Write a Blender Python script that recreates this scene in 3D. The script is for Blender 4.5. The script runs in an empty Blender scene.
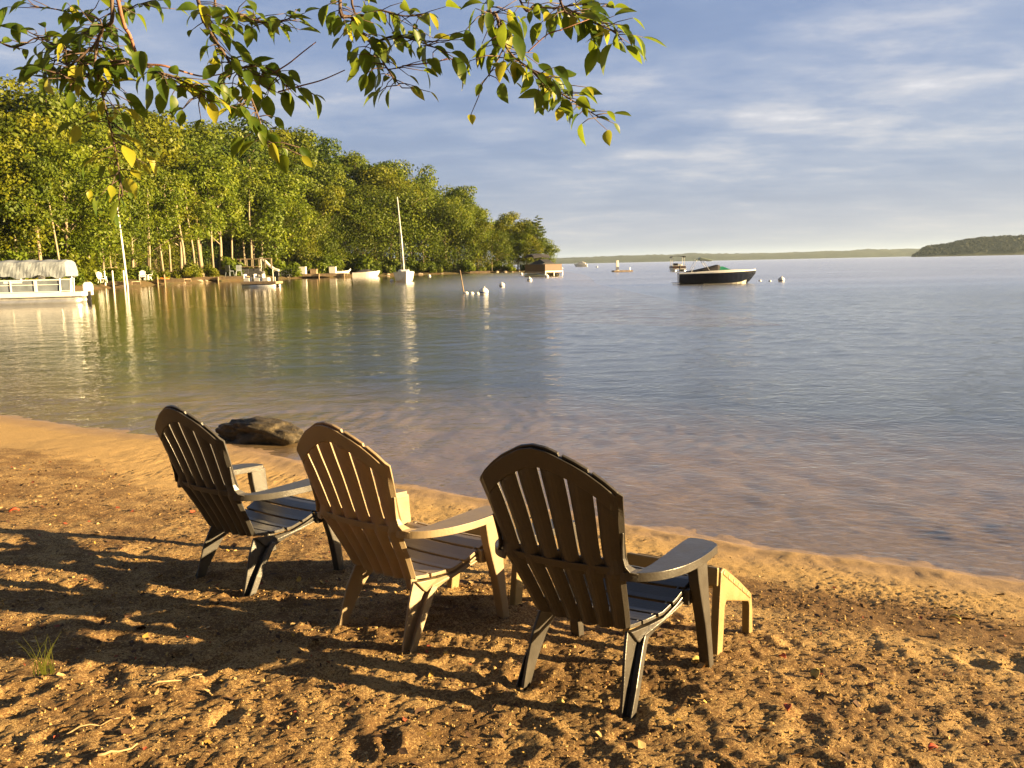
import bpy, math, random
import numpy as np
from mathutils import Vector, Matrix

R = math.radians
sc = bpy.context.scene
COL = sc.collection
rng = np.random.default_rng(7)
random.seed(7)

# ------------------------------------------------------------------ camera model (used only to turn photo measurements into places)
F, PITCH, ROLL, CAMH = 803.8, R(8.456), -.02132, 1.85
ZR = CAMH - 1.5274                       # sand height under the nearest chair

def ray(px, py):
    u, v = px - 512, py - 384
    a, b = (u * math.cos(ROLL) + v * math.sin(ROLL)) / F, (u * math.sin(ROLL) - v * math.cos(ROLL)) / F
    c, s = math.cos(PITCH), math.sin(PITCH)
    return np.array([a, c + b * s, -s + b * c])

def on_z(px, py, z=0.0):
    d = ray(px, py); t = (z - CAMH) / d[2]
    return Vector((d[0] * t, d[1] * t, z))

def at_y(px, py, Y):
    d = ray(px, py); t = Y / d[1]
    return Vector((d[0] * t, Y, CAMH + d[2] * t))

def hor(px): return 264.5 + math.tan(ROLL) * (px - 512)          # the horizon in the photo
def XX(px, Y): return at_y(px, hor(px) + 6, Y).x
def old_y(px, py): return 1.82 / math.tan(R(9.165) + math.atan((py - 384) / 799.6))
def spot(px, py):
    """place on the water at a photo position, unit scale of the thing there, metres per photo pixel in its own units"""
    P = on_z(px, py); o = old_y(px, py); return P, P.y / o, o / F

# ------------------------------------------------------------------ numpy noise
_perm = rng.permutation(512)
_g = rng.normal(size=(512, 2)); _g /= np.linalg.norm(_g, axis=1, keepdims=True)

def pnoise(x, y):
    xi, yi = np.floor(x).astype(int), np.floor(y).astype(int)
    xf, yf = x - xi, y - yi
    u, v = xf * xf * xf * (xf * (xf * 6 - 15) + 10), yf * yf * yf * (yf * (yf * 6 - 15) + 10)
    def h(i, j): return _perm[(_perm[i & 511] + j) & 511]
    def dot(i, j, dx, dy):
        g = _g[h(i, j)]; return g[..., 0] * dx + g[..., 1] * dy
    n00, n10 = dot(xi, yi, xf, yf), dot(xi + 1, yi, xf - 1, yf)
    n01, n11 = dot(xi, yi + 1, xf, yf - 1), dot(xi + 1, yi + 1, xf - 1, yf - 1)
    a = n00 + u * (n10 - n00); b = n01 + u * (n11 - n01)
    return (a + v * (b - a)) * 1.5

def fbm(x, y, o=4):
    r, a = 0, 1.0
    for k in range(o):
        r = r + a * pnoise(x * 2 ** k + 13.7 * k, y * 2 ** k - 7.1 * k); a *= .5
    return r

def sstep(a, b, x):
    t = np.clip((x - a) / (b - a), 0, 1); return t * t * (3 - 2 * t)

# ------------------------------------------------------------------ materials
def mat_new(name):
    m = bpy.data.materials.new(name); m.use_nodes = True
    nt = m.node_tree; b = nt.nodes['Principled BSDF']
    return m, nt, b

def N(nt, t, **kw):
    n = nt.nodes.new(t)
    for k, v in kw.items(): setattr(n, k, v)
    return n

def noise_node(nt, scale, detail=4, coord='Object', rough=.55, dist=0, stretch=None):
    tc = N(nt, 'ShaderNodeTexCoord'); n = N(nt, 'ShaderNodeTexNoise')
    n.inputs['Scale'].default_value = scale; n.inputs['Detail'].default_value = detail
    n.inputs['Roughness'].default_value = rough; n.inputs['Distortion'].default_value = dist
    if stretch:
        mp = N(nt, 'ShaderNodeMapping'); mp.inputs['Scale'].default_value = stretch
        nt.links.new(tc.outputs[coord], mp.inputs['Vector']); nt.links.new(mp.outputs['Vector'], n.inputs['Vector'])
    else:
        nt.links.new(tc.outputs[coord], n.inputs['Vector'])
    return n

def ramp(nt, src, stops):
    r = N(nt, 'ShaderNodeValToRGB'); e = r.color_ramp.elements
    e[0].position, e[0].color = stops[0][0], (*stops[0][1], 1)
    e[1].position, e[1].color = stops[-1][0], (*stops[-1][1], 1)
    for p, c in stops[1:-1]:
        x = e.new(p); x.color = (*c, 1)
    nt.links.new(src, r.inputs['Fac']); return r

def bump(nt, src, strength, dist, b, prev=None):
    bm = N(nt, 'ShaderNodeBump'); bm.inputs['Strength'].default_value = strength; bm.inputs['Distance'].default_value = dist
    nt.links.new(src, bm.inputs['Height'])
    if prev: nt.links.new(prev.outputs['Normal'], bm.inputs['Normal'])
    nt.links.new(bm.outputs['Normal'], b.inputs['Normal']); return bm

def simple(name, col, rough=.5, var=.15, scale=8, bmp=.0, metal=0, spec=None, trans=None):
    """paint / plastic / wood: base colour varied by a soft noise, a little roughness variation and grain"""
    m, nt, b = mat_new(name)
    n = noise_node(nt, scale, 5)
    c = np.array(col)
    r = ramp(nt, n.outputs['Fac'], [(.3, tuple(c * (1 - var))), (.7, tuple(np.clip(c * (1 + var), 0, 1)))])
    nt.links.new(r.outputs['Color'], b.inputs['Base Color'])
    b.inputs['Metallic'].default_value = metal
    rr = ramp(nt, n.outputs['Fac'], [(.25, (rough * .8,) * 3), (.75, (min(1, rough * 1.2),) * 3)])
    nt.links.new(rr.outputs['Color'], b.inputs['Roughness'])
    if spec is not None: b.inputs['Specular IOR Level'].default_value = spec
    if bmp:
        n2 = noise_node(nt, scale * 9, 3); bump(nt, n2.outputs['Fac'], bmp, .004, b)
    if trans:
        t = N(nt, 'ShaderNodeBsdfTranslucent'); t.inputs['Color'].default_value = (*trans[0], 1)
        mx = N(nt, 'ShaderNodeMixShader'); mx.inputs[0].default_value = trans[1]
        out = nt.nodes['Material Output']
        nt.links.new(b.outputs[0], mx.inputs[1]); nt.links.new(t.outputs[0], mx.inputs[2]); nt.links.new(mx.outputs[0], out.inputs['Surface'])
    return m

def leaf_mat(name, cols, trans_col, tfac, objcol=False, scale=2.0, rough=.5):
    m, nt, b = mat_new(name)
    n = noise_node(nt, scale, 2)
    r = ramp(nt, n.outputs['Fac'], [(.3, cols[0]), (.5, cols[1]), (.72, cols[2])])
    src = r.outputs['Color']
    t = N(nt, 'ShaderNodeBsdfTranslucent')
    if objcol:
        oi = N(nt, 'ShaderNodeObjectInfo')
        mx = N(nt, 'ShaderNodeMix', data_type='RGBA', blend_type='MULTIPLY'); mx.inputs['Factor'].default_value = 1
        nt.links.new(src, mx.inputs['A']); nt.links.new(oi.outputs['Color'], mx.inputs['B']); src = mx.outputs['Result']
        nt.links.new(src, t.inputs['Color'])
    else:
        r2 = ramp(nt, n.outputs['Fac'], [(.3, tuple(np.array(trans_col) * .7)), (.72, trans_col)])
        nt.links.new(r2.outputs['Color'], t.inputs['Color'])
    nt.links.new(src, b.inputs['Base Color']); b.inputs['Roughness'].default_value = rough
    b.inputs['Specular IOR Level'].default_value = .25
    ms = N(nt, 'ShaderNodeMixShader'); ms.inputs[0].default_value = tfac
    nt.links.new(b.outputs[0], ms.inputs[1]); nt.links.new(t.outputs[0], ms.inputs[2])
    nt.links.new(ms.outputs[0], nt.nodes['Material Output'].inputs['Surface'])
    return m

M = {}
M['charcoal'] = simple('charcoal_plastic', (.048, .043, .038), .36, .12, 14, .25)
M['slate'] = simple('slate_plastic', (.064, .060, .056), .36, .12, 14, .25)
M['tan'] = simple('tan_plastic', (.29, .222, .138), .42, .1, 12, .2, trans=((.50, .17, .04), .09))
M['stool_tan'] = simple('stool_plastic', (.23, .165, .068), .5, .1, 12, .2)
M['white'] = simple('white_paint', (.78, .77, .74), .4, .06, 5)
M['white_plastic'] = simple('white_plastic', (.74, .73, .70), .45, .06, 5)
M['navy'] = simple('navy_gelcoat', (.012, .016, .032), .18, .2, 3)
M['black'] = simple('black_plastic', (.015, .015, .017), .4, .2, 6)
M['alu'] = simple('aluminium', (.68, .68, .68), .35, .1, 6, metal=.8)
M['canvas_grey'] = simple('grey_canvas', (.22, .25, .29), .8, .12, 6, .3)
M['canvas_dark'] = simple('dark_canvas', (.035, .035, .045), .8, .2, 6, .3)
M['panel'] = simple('boat_panel', (.17, .20, .24), .4, .35, 2.2)
M['maroon'] = simple('maroon_panel', (.085, .038, .022), .5, .25, 3)
M['wood'] = simple('weathered_wood', (.26, .19, .12), .8, .3, 5, .4)
M['wood_dark'] = simple('dark_wood', (.07, .055, .045), .8, .3, 5, .4)
M['orange'] = simple('orange_plastic', (.62, .20, .03), .45, .1, 5)
M['tint'] = simple('green_tinted_glass', (.02, .16, .10), .08, .2, 3)
M['blue'] = simple('blue_band', (.04, .08, .25), .5, .1, 5)
M['bark'] = simple('bark', (.23, .18, .12), .9, .35, 6, .5)
M['bark_pale'] = simple('pale_bark', (.25, .21, .145), .85, .3, 5, .4)
M['twig'] = simple('twig_bark', (.085, .055, .04), .7, .3, 30, .3)
M['twig_red'] = simple('reddish_twig', (.22, .10, .06), .7, .3, 30, .3)
M['stone_wall'] = simple('dark_stone', (.085, .085, .095), .85, .4, 3, .5)
M['foliage'] = leaf_mat('tree_foliage', [(.050, .078, .008), (.098, .126, .010), (.155, .168, .013)], None, .38, True, .6)
M['needles'] = leaf_mat('pine_foliage', [(.048, .070, .010), (.088, .110, .013), (.130, .145, .015)], None, .28, True, .6)
M['leaf'] = leaf_mat('overhead_leaf', [(.022, .046, .007), (.042, .078, .009), (.095, .125, .012)], (.32, .42, .03), .36, False, 26, .42)
M['leaf_gold'] = leaf_mat('overhead_leaf_yellow', [(.17, .19, .015), (.27, .27, .02), (.34, .31, .03)], (.55, .55, .06), .45, False, 9, .42)
M['grass'] = leaf_mat('grass_blade', [(.16, .20, .03), (.28, .30, .05), (.40, .36, .10)], (.35, .35, .05), .3, False, 12)

# sand: colour by dry grain, organic stains and wetness near the water line
def sand_mat():
    m, nt, b = mat_new('beach_sand'); L = nt.links.new
    geo = N(nt, 'ShaderNodeNewGeometry'); sep = N(nt, 'ShaderNodeSeparateXYZ'); L(geo.outputs['Position'], sep.inputs[0])
    n1 = noise_node(nt, 240, 3, rough=.75); n2 = noise_node(nt, 4.5, 6, rough=.65); n3 = noise_node(nt, 95, 5, rough=.75)
    dry = ramp(nt, n1.outputs['Fac'], [(.28, (.15, .088, .032)), (.5, (.385, .248, .098)), (.72, (.64, .46, .22))])
    # organic crumbs: dark brown specks, thicker in drifts
    add = N(nt, 'ShaderNodeMath', operation='MULTIPLY_ADD'); L(n2.outputs['Fac'], add.inputs[0]); add.inputs[1].default_value = .55
    L(n3.outputs['Fac'], add.inputs[2])
    at = N(nt, 'ShaderNodeAttribute', attribute_name='debris')
    add2 = N(nt, 'ShaderNodeMath', operation='MULTIPLY_ADD'); L(at.outputs['Fac'], add2.inputs[0]); add2.inputs[1].default_value = .26; L(add.outputs[0], add2.inputs[2])
    sp = ramp(nt, add2.outputs[0], [(.90, (0, 0, 0)), (1.12, (.85, .85, .85))])
    mx = N(nt, 'ShaderNodeMix', data_type='RGBA'); L(sp.outputs['Color'], mx.inputs['Factor']); L(dry.outputs['Color'], mx.inputs['A'])
    mx.inputs['B'].default_value = (.12, .062, .024, 1)
    # wet sand / lake bed, coloured darker with depth for light lost in water
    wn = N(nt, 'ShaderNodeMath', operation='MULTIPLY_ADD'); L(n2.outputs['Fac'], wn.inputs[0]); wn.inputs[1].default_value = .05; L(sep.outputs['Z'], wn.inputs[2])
    mr = N(nt, 'ShaderNodeMapRange'); L(wn.outputs[0], mr.inputs[0]); mr.inputs[1].default_value = .035; mr.inputs[2].default_value = .10; mr.inputs[3].default_value = 1; mr.inputs[4].default_value = 0
    wet = ramp(nt, n3.outputs['Fac'], [(.3, (.20, .132, .078)), (.7, (.40, .275, .165))])
    mx2 = N(nt, 'ShaderNodeMix', data_type='RGBA'); L(mr.outputs[0], mx2.inputs['Factor']); L(mx.outputs['Result'], mx2.inputs['A']); L(wet.outputs['Color'], mx2.inputs['B'])
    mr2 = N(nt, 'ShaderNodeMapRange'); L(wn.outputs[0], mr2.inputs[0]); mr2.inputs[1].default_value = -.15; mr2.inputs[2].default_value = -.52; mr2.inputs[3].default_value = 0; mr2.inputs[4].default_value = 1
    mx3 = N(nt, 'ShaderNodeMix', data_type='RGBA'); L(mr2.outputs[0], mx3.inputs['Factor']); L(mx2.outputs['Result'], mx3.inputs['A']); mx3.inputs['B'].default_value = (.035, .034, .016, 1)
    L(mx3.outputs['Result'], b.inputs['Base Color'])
    rr = N(nt, 'ShaderNodeMapRange'); L(mr.outputs[0], rr.inputs[0]); rr.inputs[3].default_value = .95; rr.inputs[4].default_value = .32
    L(rr.outputs[0], b.inputs['Roughness']); b.inputs['Specular IOR Level'].default_value = .25
    b1 = bump(nt, n1.outputs['Fac'], .7, .004, b); bump(nt, n3.outputs['Fac'], .55, .012, b, b1)
    return m
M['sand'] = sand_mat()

def hill_mat():
    m, nt, b = mat_new('forest_floor')
    n = noise_node(nt, .35, 6, rough=.7); n2 = noise_node(nt, 6, 4)
    r = ramp(nt, n.outputs['Fac'], [(.3, (.045, .055, .012)), (.48, (.12, .085, .03)), (.62, (.16, .09, .035)), (.75, (.07, .085, .015))])
    nt.links.new(r.outputs['Color'], b.inputs['Base Color']); b.inputs['Roughness'].default_value = .95
    bump(nt, n2.outputs['Fac'], .8, .15, b); return m
M['floor'] = hill_mat()

def far_mat(name, a, c, pale=None):
    m, nt, b = mat_new(name)
    n = noise_node(nt, .09, 5, rough=.7)
    st = [(.32, a), (.6, c)] + ([(.74, pale)] if pale else [])
    if len(st) == 2: st = [st[0], (.5, tuple((np.array(a) + c) / 2)), st[1]]
    r = ramp(nt, n.outputs['Fac'], st)
    nt.links.new(r.outputs['Color'], b.inputs['Base Color']); b.inputs['Roughness'].default_value = .9
    return m
M['far_wood'] = far_mat('far_forest', (.012, .019, .008), (.028, .036, .011))
M['far_hill'] = far_mat('far_hill', (.022, .034, .016), (.040, .052, .020), (.12, .115, .07))

def rock_mat():
    m, nt, b = mat_new('lichen_rock')
    n = noise_node(nt, 9, 8, rough=.7); n2 = noise_node(nt, 30, 5, rough=.7)
    r = ramp(nt, n.outputs['Fac'], [(.3, (.022, .018, .012)), (.5, (.055, .042, .026)), (.7, (.15, .115, .06))])
    nt.links.new(r.outputs['Color'], b.inputs['Base Color']); b.inputs['Roughness'].default_value = .8
    b1 = bump(nt, n.outputs['Fac'], .8, .04, b); bump(nt, n2.outputs['Fac'], .8, .015, b, b1); return m
M['rock'] = rock_mat()

def water_mat():
    m, nt, b = mat_new('lake_water'); L = nt.links.new
    nt.nodes.remove(b)
    tc = N(nt, 'ShaderNodeNewGeometry')
    def wave(scale, stretch, rot, detail, dist=0.):
        mp = N(nt, 'ShaderNodeMapping'); mp.inputs['Scale'].default_value = (stretch[0], stretch[1], 1); mp.inputs['Rotation'].default_value = (0, 0, R(rot))
        L(tc.outputs['Position'], mp.inputs['Vector'])
        n = N(nt, 'ShaderNodeTexNoise'); n.inputs['Scale'].default_value = scale; n.inputs['Detail'].default_value = detail; n.inputs['Distortion'].default_value = dist
        L(mp.outputs['Vector'], n.inputs['Vector']); return n
    a = wave(.9, (.75, 1), 12, 3, .4); c = wave(3.6, (.65, 1), -14, 3, .5); d = wave(17, (.7, 1), 22, 2, .3)
    # calm patches against rougher patches
    calm = wave(.05, (.5, 1.6), 8, 3)
    cr = N(nt, 'ShaderNodeMapRange'); L(calm.outputs['Fac'], cr.inputs[0]); cr.inputs[1].default_value = .35; cr.inputs[2].default_value = .65; cr.inputs[3].default_value = .45; cr.inputs[4].default_value = 1.0
    # the cove on the left lies in the lee of the point
    sep = N(nt, 'ShaderNodeSeparateXYZ'); L(tc.outputs['Position'], sep.inputs[0])
    lee = N(nt, 'ShaderNodeMapRange', interpolation_type='SMOOTHSTEP'); L(sep.outputs['X'], lee.inputs[0]); lee.inputs[1].default_value = -26; lee.inputs[2].default_value = 6; lee.inputs[3].default_value = .24; lee.inputs[4].default_value = 1.0
    mu = N(nt, 'ShaderNodeMath', operation='MULTIPLY'); L(cr.outputs[0], mu.inputs[0]); L(lee.outputs[0], mu.inputs[1])
    prev = None
    for n, dist in ((c, .024), (d, .0135)):
        bm = N(nt, 'ShaderNodeBump'); bm.inputs['Distance'].default_value = dist
        L(mu.outputs[0], bm.inputs['Strength']); L(n.outputs['Fac'], bm.inputs['Height'])
        if prev: L(prev.outputs['Normal'], bm.inputs['Normal'])
        prev = bm
    fr = N(nt, 'ShaderNodeFresnel'); fr.inputs['IOR'].default_value = 1.33; L(prev.outputs['Normal'], fr.inputs['Normal'])
    ior = N(nt, 'ShaderNodeMapRange'); L(tc.outputs['Backfacing'], ior.inputs[0]); ior.inputs[3].default_value = 1.33; ior.inputs[4].default_value = 1 / 1.33; L(ior.outputs[0], fr.inputs['IOR'])
    gl = N(nt, 'ShaderNodeBsdfGlossy'); gl.inputs['Roughness'].default_value = .035; L(prev.outputs['Normal'], gl.inputs['Normal']); gl.inputs['Color'].default_value = (1, 1, 1, 1)
    # open water carries chop too small to model: rougher with the fetch away from the beach and out of the lee
    rf = N(nt, 'ShaderNodeMapRange', interpolation_type='SMOOTHSTEP'); L(sep.outputs['Y'], rf.inputs[0]); rf.inputs[1].default_value = 14; rf.inputs[2].default_value = 75; rf.inputs[3].default_value = .03; rf.inputs[4].default_value = .26
    rl = N(nt, 'ShaderNodeMapRange'); L(lee.outputs[0], rl.inputs[0]); rl.inputs[1].default_value = .2; rl.inputs[2].default_value = 1.0; rl.inputs[3].default_value = .16; rl.inputs[4].default_value = 1.0
    rm = N(nt, 'ShaderNodeMath', operation='MULTIPLY'); L(rf.outputs[0], rm.inputs[0]); L(rl.outputs[0], rm.inputs[1]); L(rm.outputs[0], gl.inputs['Roughness'])
    tr = N(nt, 'ShaderNodeBsdfTransparent'); tr.inputs['Color'].default_value = (.93, .93, .86, 1)
    mx = N(nt, 'ShaderNodeMixShader'); L(fr.outputs[0], mx.inputs[0]); L(tr.outputs[0], mx.inputs[1]); L(gl.outputs[0], mx.inputs[2])
    L(mx.outputs[0], nt.nodes['Material Output'].inputs['Surface']); return m
M['water'] = water_mat()

# ------------------------------------------------------------------ mesh helpers
def bez(pts, n):
    """smooth curve through points (Catmull-Rom)"""
    p = [pts[0]] + list(pts) + [pts[-1]]; out = []
    for i in range(1, len(p) - 2):
        for k in range(n):
            t = k / n; a, b, c, d = p[i - 1], p[i], p[i + 1], p[i + 2]
            out.append(.5 * ((2 * b) + (c - a) * t + (2 * a - 5 * b + 4 * c - d) * t * t + (3 * b - a - 3 * c + d) * t ** 3))
    out.append(p[-2]); return out

class MB:
    def __init__(s): s.v, s.f, s.m = [], [], []
    def add(s, verts, faces, mi=0):
        o = len(s.v); s.v += [tuple(map(float, p)) for p in verts]
        for f in faces: s.f.append(tuple(i + o for i in f)); s.m.append(mi)
        return s
    def box(s, c, d, rz=0, ry=0, rx=0, mi=0, taper=1.0):
        x, y, z = d[0] / 2, d[1] / 2, d[2] / 2
        vs = [Vector((sx * x * (taper if sz > 0 else 1), sy * y * (taper if sz > 0 else 1), sz * z)) for sz in (-1, 1) for sx, sy in ((-1, -1), (1, -1), (1, 1), (-1, 1))]
        mt = Matrix.Rotation(rz, 3, 'Z') @ Matrix.Rotation(ry, 3, 'Y') @ Matrix.Rotation(rx, 3, 'X')
        return s.add([mt @ p + Vector(c) for p in vs], [(0, 3, 2, 1), (4, 5, 6, 7), (0, 1, 5, 4), (1, 2, 6, 5), (2, 3, 7, 6), (3, 0, 4, 7)], mi)
    def tube(s, path, rad, n=8, mi=0, cap=True):
        path = [Vector(p) for p in path]
        if not hasattr(rad, '__len__'): rad = [rad] * len(path)
        rings = []; up = Vector((.13, .27, .95))
        for i, p in enumerate(path):
            t = (path[min(i + 1, len(path) - 1)] - path[max(i - 1, 0)]).normalized()
            a = t.cross(up)
            if a.length < .1: a = t.cross(Vector((1, 0, 0)))
            a.normalize(); b = t.cross(a)
            rings.append([p + (a * math.cos(2 * math.pi * k / n) + b * math.sin(2 * math.pi * k / n)) * rad[i] for k in range(n)])
        return s.loft(rings, cap, mi)
    def loft(s, rings, cap=True, mi=0, closed=True):
        n = len(rings[0]); vs = [p for r in rings for p in r]; fs = []
        for i in range(len(rings) - 1):
            for k in range(n if closed else n - 1):
                k2 = (k + 1) % n; fs.append((i * n + k, i * n + k2, (i + 1) * n + k2, (i + 1) * n + k))
        if cap: fs += [tuple(range(n))[::-1], tuple(range((len(rings) - 1) * n, len(rings) * n))]
        return s.add(vs, fs, mi)
    def prism(s, outline, fn, a, b, mi=0):
        """outline of 2D points pushed from a to b; fn(u, v, w) places a point"""
        n = len(outline)
        vs = [fn(u, v, a) for u, v in outline] + [fn(u, v, b) for u, v in outline]
        fs = [tuple(range(n))[::-1], tuple(range(n, 2 * n))] + [(i, (i + 1) % n, n + (i + 1) % n, n + i) for i in range(n)]
        return s.add(vs, fs, mi)
    def ball(s, c, r, n=12, m=8, mi=0, sq=(1, 1, 1)):
        rings = []
        for j in range(m + 1):
            a = math.pi * j / m
            rr = max(math.sin(a), .02)
            rings.append([(c[0] + r * sq[0] * rr * math.cos(2 * math.pi * k / n), c[1] + r * sq[1] * rr * math.sin(2 * math.pi * k / n), c[2] - r * sq[2] * math.cos(a)) for k in range(n)])
        return s.loft(rings, True, mi)
    def build(s, name, mat, parent=None, smooth=False, bevel=0, solid=0, sub=0, loc=None, fix=True):
        me = bpy.data.meshes.new(name); me.from_pydata(s.v, [], s.f)
        mats = mat if isinstance(mat, (list, tuple)) else [mat]
        for k in mats: me.materials.append(k)
        if len(mats) > 1: me.polygons.foreach_set('material_index', s.m)
        me.update()
        if fix:
            import bmesh
            bm = bmesh.new(); bm.from_mesh(me); bmesh.ops.recalc_face_normals(bm, faces=bm.faces); bm.to_mesh(me); bm.free()
        if smooth:
            me.polygons.foreach_set('use_smooth', [True] * len(me.polygons))
        o = bpy.data.objects.new(name, me); COL.objects.link(o)
        if parent: o.parent = parent
        if loc is not None: o.location = loc
        if solid:
            md = o.modifiers.new('thick', 'SOLIDIFY'); md.thickness = solid; md.offset = 0
        if bevel:
            md = o.modifiers.new('bev', 'BEVEL'); md.width = bevel; md.segments = 2; md.limit_method = 'ANGLE'; md.angle_limit = R(35)
        if sub:
            md = o.modifiers.new('sub', 'SUBSURF'); md.levels = md.render_levels = sub
        return o

def tag(o, label=None, cat=None, group=None, kind=None):
    if label: o['label'] = label
    if cat: o['category'] = cat
    if group: o['group'] = group
    if kind: o['kind'] = kind
    return o

def empty(name, loc, rz=0, scale=1, **kw):
    o = bpy.data.objects.new(name, None); COL.objects.link(o); o.empty_display_size = .2
    o.location = loc; o.rotation_euler = (0, 0, rz); o.scale = (scale,) * 3
    return tag(o, **kw)

def kids(o): return [c for c in bpy.data.objects if c.parent == o]
def copy_tree(o, parent=None):
    c = o.copy(); COL.objects.link(c); c.parent = parent
    for ch in kids(o): copy_tree(ch, c)
    return c

# ------------------------------------------------------------------ beach terrain
shore_px = [(-60, 410), (0, 415), (60, 424), (130, 433), (200, 438), (236, 446), (262, 451), (300, 461), (360, 477), (420, 487), (480, 497), (620, 521), (760, 546), (900, 563), (1024, 579), (1120, 592)]
SH = [on_z(*p) for p in shore_px]
SH = [(p.x, p.y) for p in SH]
left_far = [(-60, 60), (-48, 42), (-30, 27), (-16, 15.5), (-10, 11.5)]
right_far = [(5.2, 3.0), (9, 1.5), (16, 0), (30, -1.0), (60, -8)]
SHORE = np.array(left_far + SH + right_far)
LAND = np.vstack([SHORE, [(60, -80), (-120, -80), (-120, 60)]])

def seg_dist(P, line):
    d = np.full(len(P), 1e9)
    for a, b in zip(line[:-1], line[1:]):
        ab = b - a; t = np.clip(((P - a) @ ab) / (ab @ ab), 0, 1)
        d = np.minimum(d, np.linalg.norm(P - (a + t[:, None] * ab), axis=1))
    return d

def inside(P, poly):
    x, y = P[:, 0], P[:, 1]; r = np.zeros(len(P), bool)
    for (x1, y1), (x2, y2) in zip(poly, np.roll(poly, -1, 0)):
        c = ((y1 > y) != (y2 > y))
        with np.errstate(divide='ignore', invalid='ignore'):
            r ^= c & (x < (x2 - x1) * (y - y1) / (y2 - y1 + 1e-12) + x1)
    return r

def sdist(P): return np.where(inside(P, LAND), 1, -1) * seg_dist(P, SHORE)
PROF = ([-400, -60, -25, -8, -3, -1, 0, .3, .6, 1.2, 2.5, 4, 10, 60], [-7, -3.2, -1.7, -.55, -.2, -.07, 0, .04, .075, .15, .30, .42, .75, 2.0])

# chair poses measured from the photo: x, y, yaw, z, tilt, roll
POSES = [(.1819, 2.6429, .6354, 0, -.0574, -.0461), (-.6177, 3.1751, .6881, -.0120, -.0481, -.0304), (-1.4847, 3.8402, .6487, -.0405, -.0361, -.0232)]
def pose_matrix(x, y, yaw, dz, ti, ro):
    return Matrix.Translation((x, y, ZR + dz)) @ Matrix.Rotation(-yaw, 4, 'Z') @ Matrix.Rotation(ti, 4, 'X') @ Matrix.Rotation(ro, 4, 'Y')
FEET = [(-.222, .005, 0), (.222, .005, 0), (-.288, .53, 0), (.288, .53, 0)]
feet = np.array([pose_matrix(*p) @ Vector(f) for p in POSES for f in FEET])
res = feet[:, 2] - np.interp(sdist(feet[:, :2]), *PROF)
_k = lambda A, B: np.exp(-((A[:, None, :] - B[None]) ** 2).sum(2) / (2 * .38 ** 2))
wgt = np.linalg.solve(_k(feet[:, :2], feet[:, :2]) + .03 * np.eye(len(feet)), res)

frng = np.random.default_rng(21)
DIMP = []
for _ in range(520):
    x, y = frng.uniform(-3.6, 3.4), frng.uniform(.7, 4.6)
    DIMP.append((x, y, frng.uniform(.028, .065), frng.uniform(1.2, 2.2), frng.uniform(0, math.pi), frng.uniform(.004, .011)))

def base_z(P):
    z = np.interp(sdist(P), *PROF)
    near = (np.abs(P[:, 0]) < 6) & (P[:, 1] < 8)
    if near.any(): z[near] += _k(P[near], feet[:, :2]) @ wgt
    return z

def ground_z(P, detail=True):
    P = np.asarray(P, float); s = sdist(P)
    z = np.interp(s, *PROF)
    near = (np.abs(P[:, 0]) < 6) & (P[:, 1] < 9)
    if near.any(): z[near] += _k(P[near], feet[:, :2]) @ wgt
    if detail:
        x, y = P[:, 0], P[:, 1]
        m = (np.abs(x) < 12) & (y < 14) & (y > -4)
        x, y, sm = x[m], y[m], s[m]
        # trampled sand up the beach, flat raked sand towards the water
        rough = sstep(1.0, 2.0, sm + .35 * pnoise(x * .9, y * .9)) * (1 - .75 * sstep(.2, .9, y - 3.55 + .16 * (x + 1) + .3 * pnoise(x * .7 + 4, y * .7)) * sstep(-.2, -1.2, x))
        d = .006 * fbm(x * 2.3, y * 2.3, 2) + .0045 * pnoise(x * 7, y * 7) + .0055 * pnoise(x * 15, y * 15) + .0075 * np.abs(pnoise(x * 29, y * 29)) + .0060 * pnoise(x * 52, y * 52)
        for (cx, cy, r, el, an, dp) in DIMP:
            q = (np.abs(x - cx) < .4) & (np.abs(y - cy) < .4)
            if not q.any(): continue
            dx, dy = x[q] - cx, y[q] - cy
            u, v = dx * math.cos(an) + dy * math.sin(an), -dx * math.sin(an) + dy * math.cos(an)
            rr = np.sqrt((u / (r * el)) ** 2 + (v / r) ** 2)
            d[q] += dp * (-np.exp(-rr ** 4) + .55 * np.exp(-((rr - 1.35) / .35) ** 2))
        fine = .005 * fbm(x * 6, y * 6, 3) * sstep(-.2, .4, sm) + (.006 * np.abs(pnoise(x * 26, y * 26)) + .0055 * pnoise(x * 50, y * 50)) * sstep(.1, .6, sm) * (.5 + .9 * sstep(-.3, .4, pnoise(x * 1.3 + 9, y * 2.2)))
        under = (.02 * fbm(x * 1.6, y * 1.6, 3) + .010 * np.sin((x * .5 + y * .87) * 42 + 2.2 * pnoise(x * 2, y * 2)) * (.4 + .6 * pnoise(x * .7, y * .7))) * sstep(-.15, -.8, sm) + .010 * pnoise(x * 3.1, y * 3.1) * np.exp(-(sm / .35) ** 2) + .004 * pnoise(x * 11, y * 11) * np.exp(-(sm / .3) ** 2)
        z[m] += rough * d + (1 - .5 * rough) * fine + under
        # little swash lip
        z[m] += .016 * np.exp(-((sm - .17 - .05 * pnoise(x * 1.1, y * 1.1)) / .09) ** 2)
    return z

def axis(lo, hi, step, g1, lim1, g2, lim):
    a = list(np.arange(lo, hi, step))
    def ext(start, sgn):
        out, p, h = [], start, step
        while abs(p - start) < lim:
            h *= g1 if abs(p - start) < lim1 else g2
            p += sgn * h; out.append(p)
        return out
    return np.array(ext(lo, -1)[::-1] + a + ext(a[-1], 1))

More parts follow.
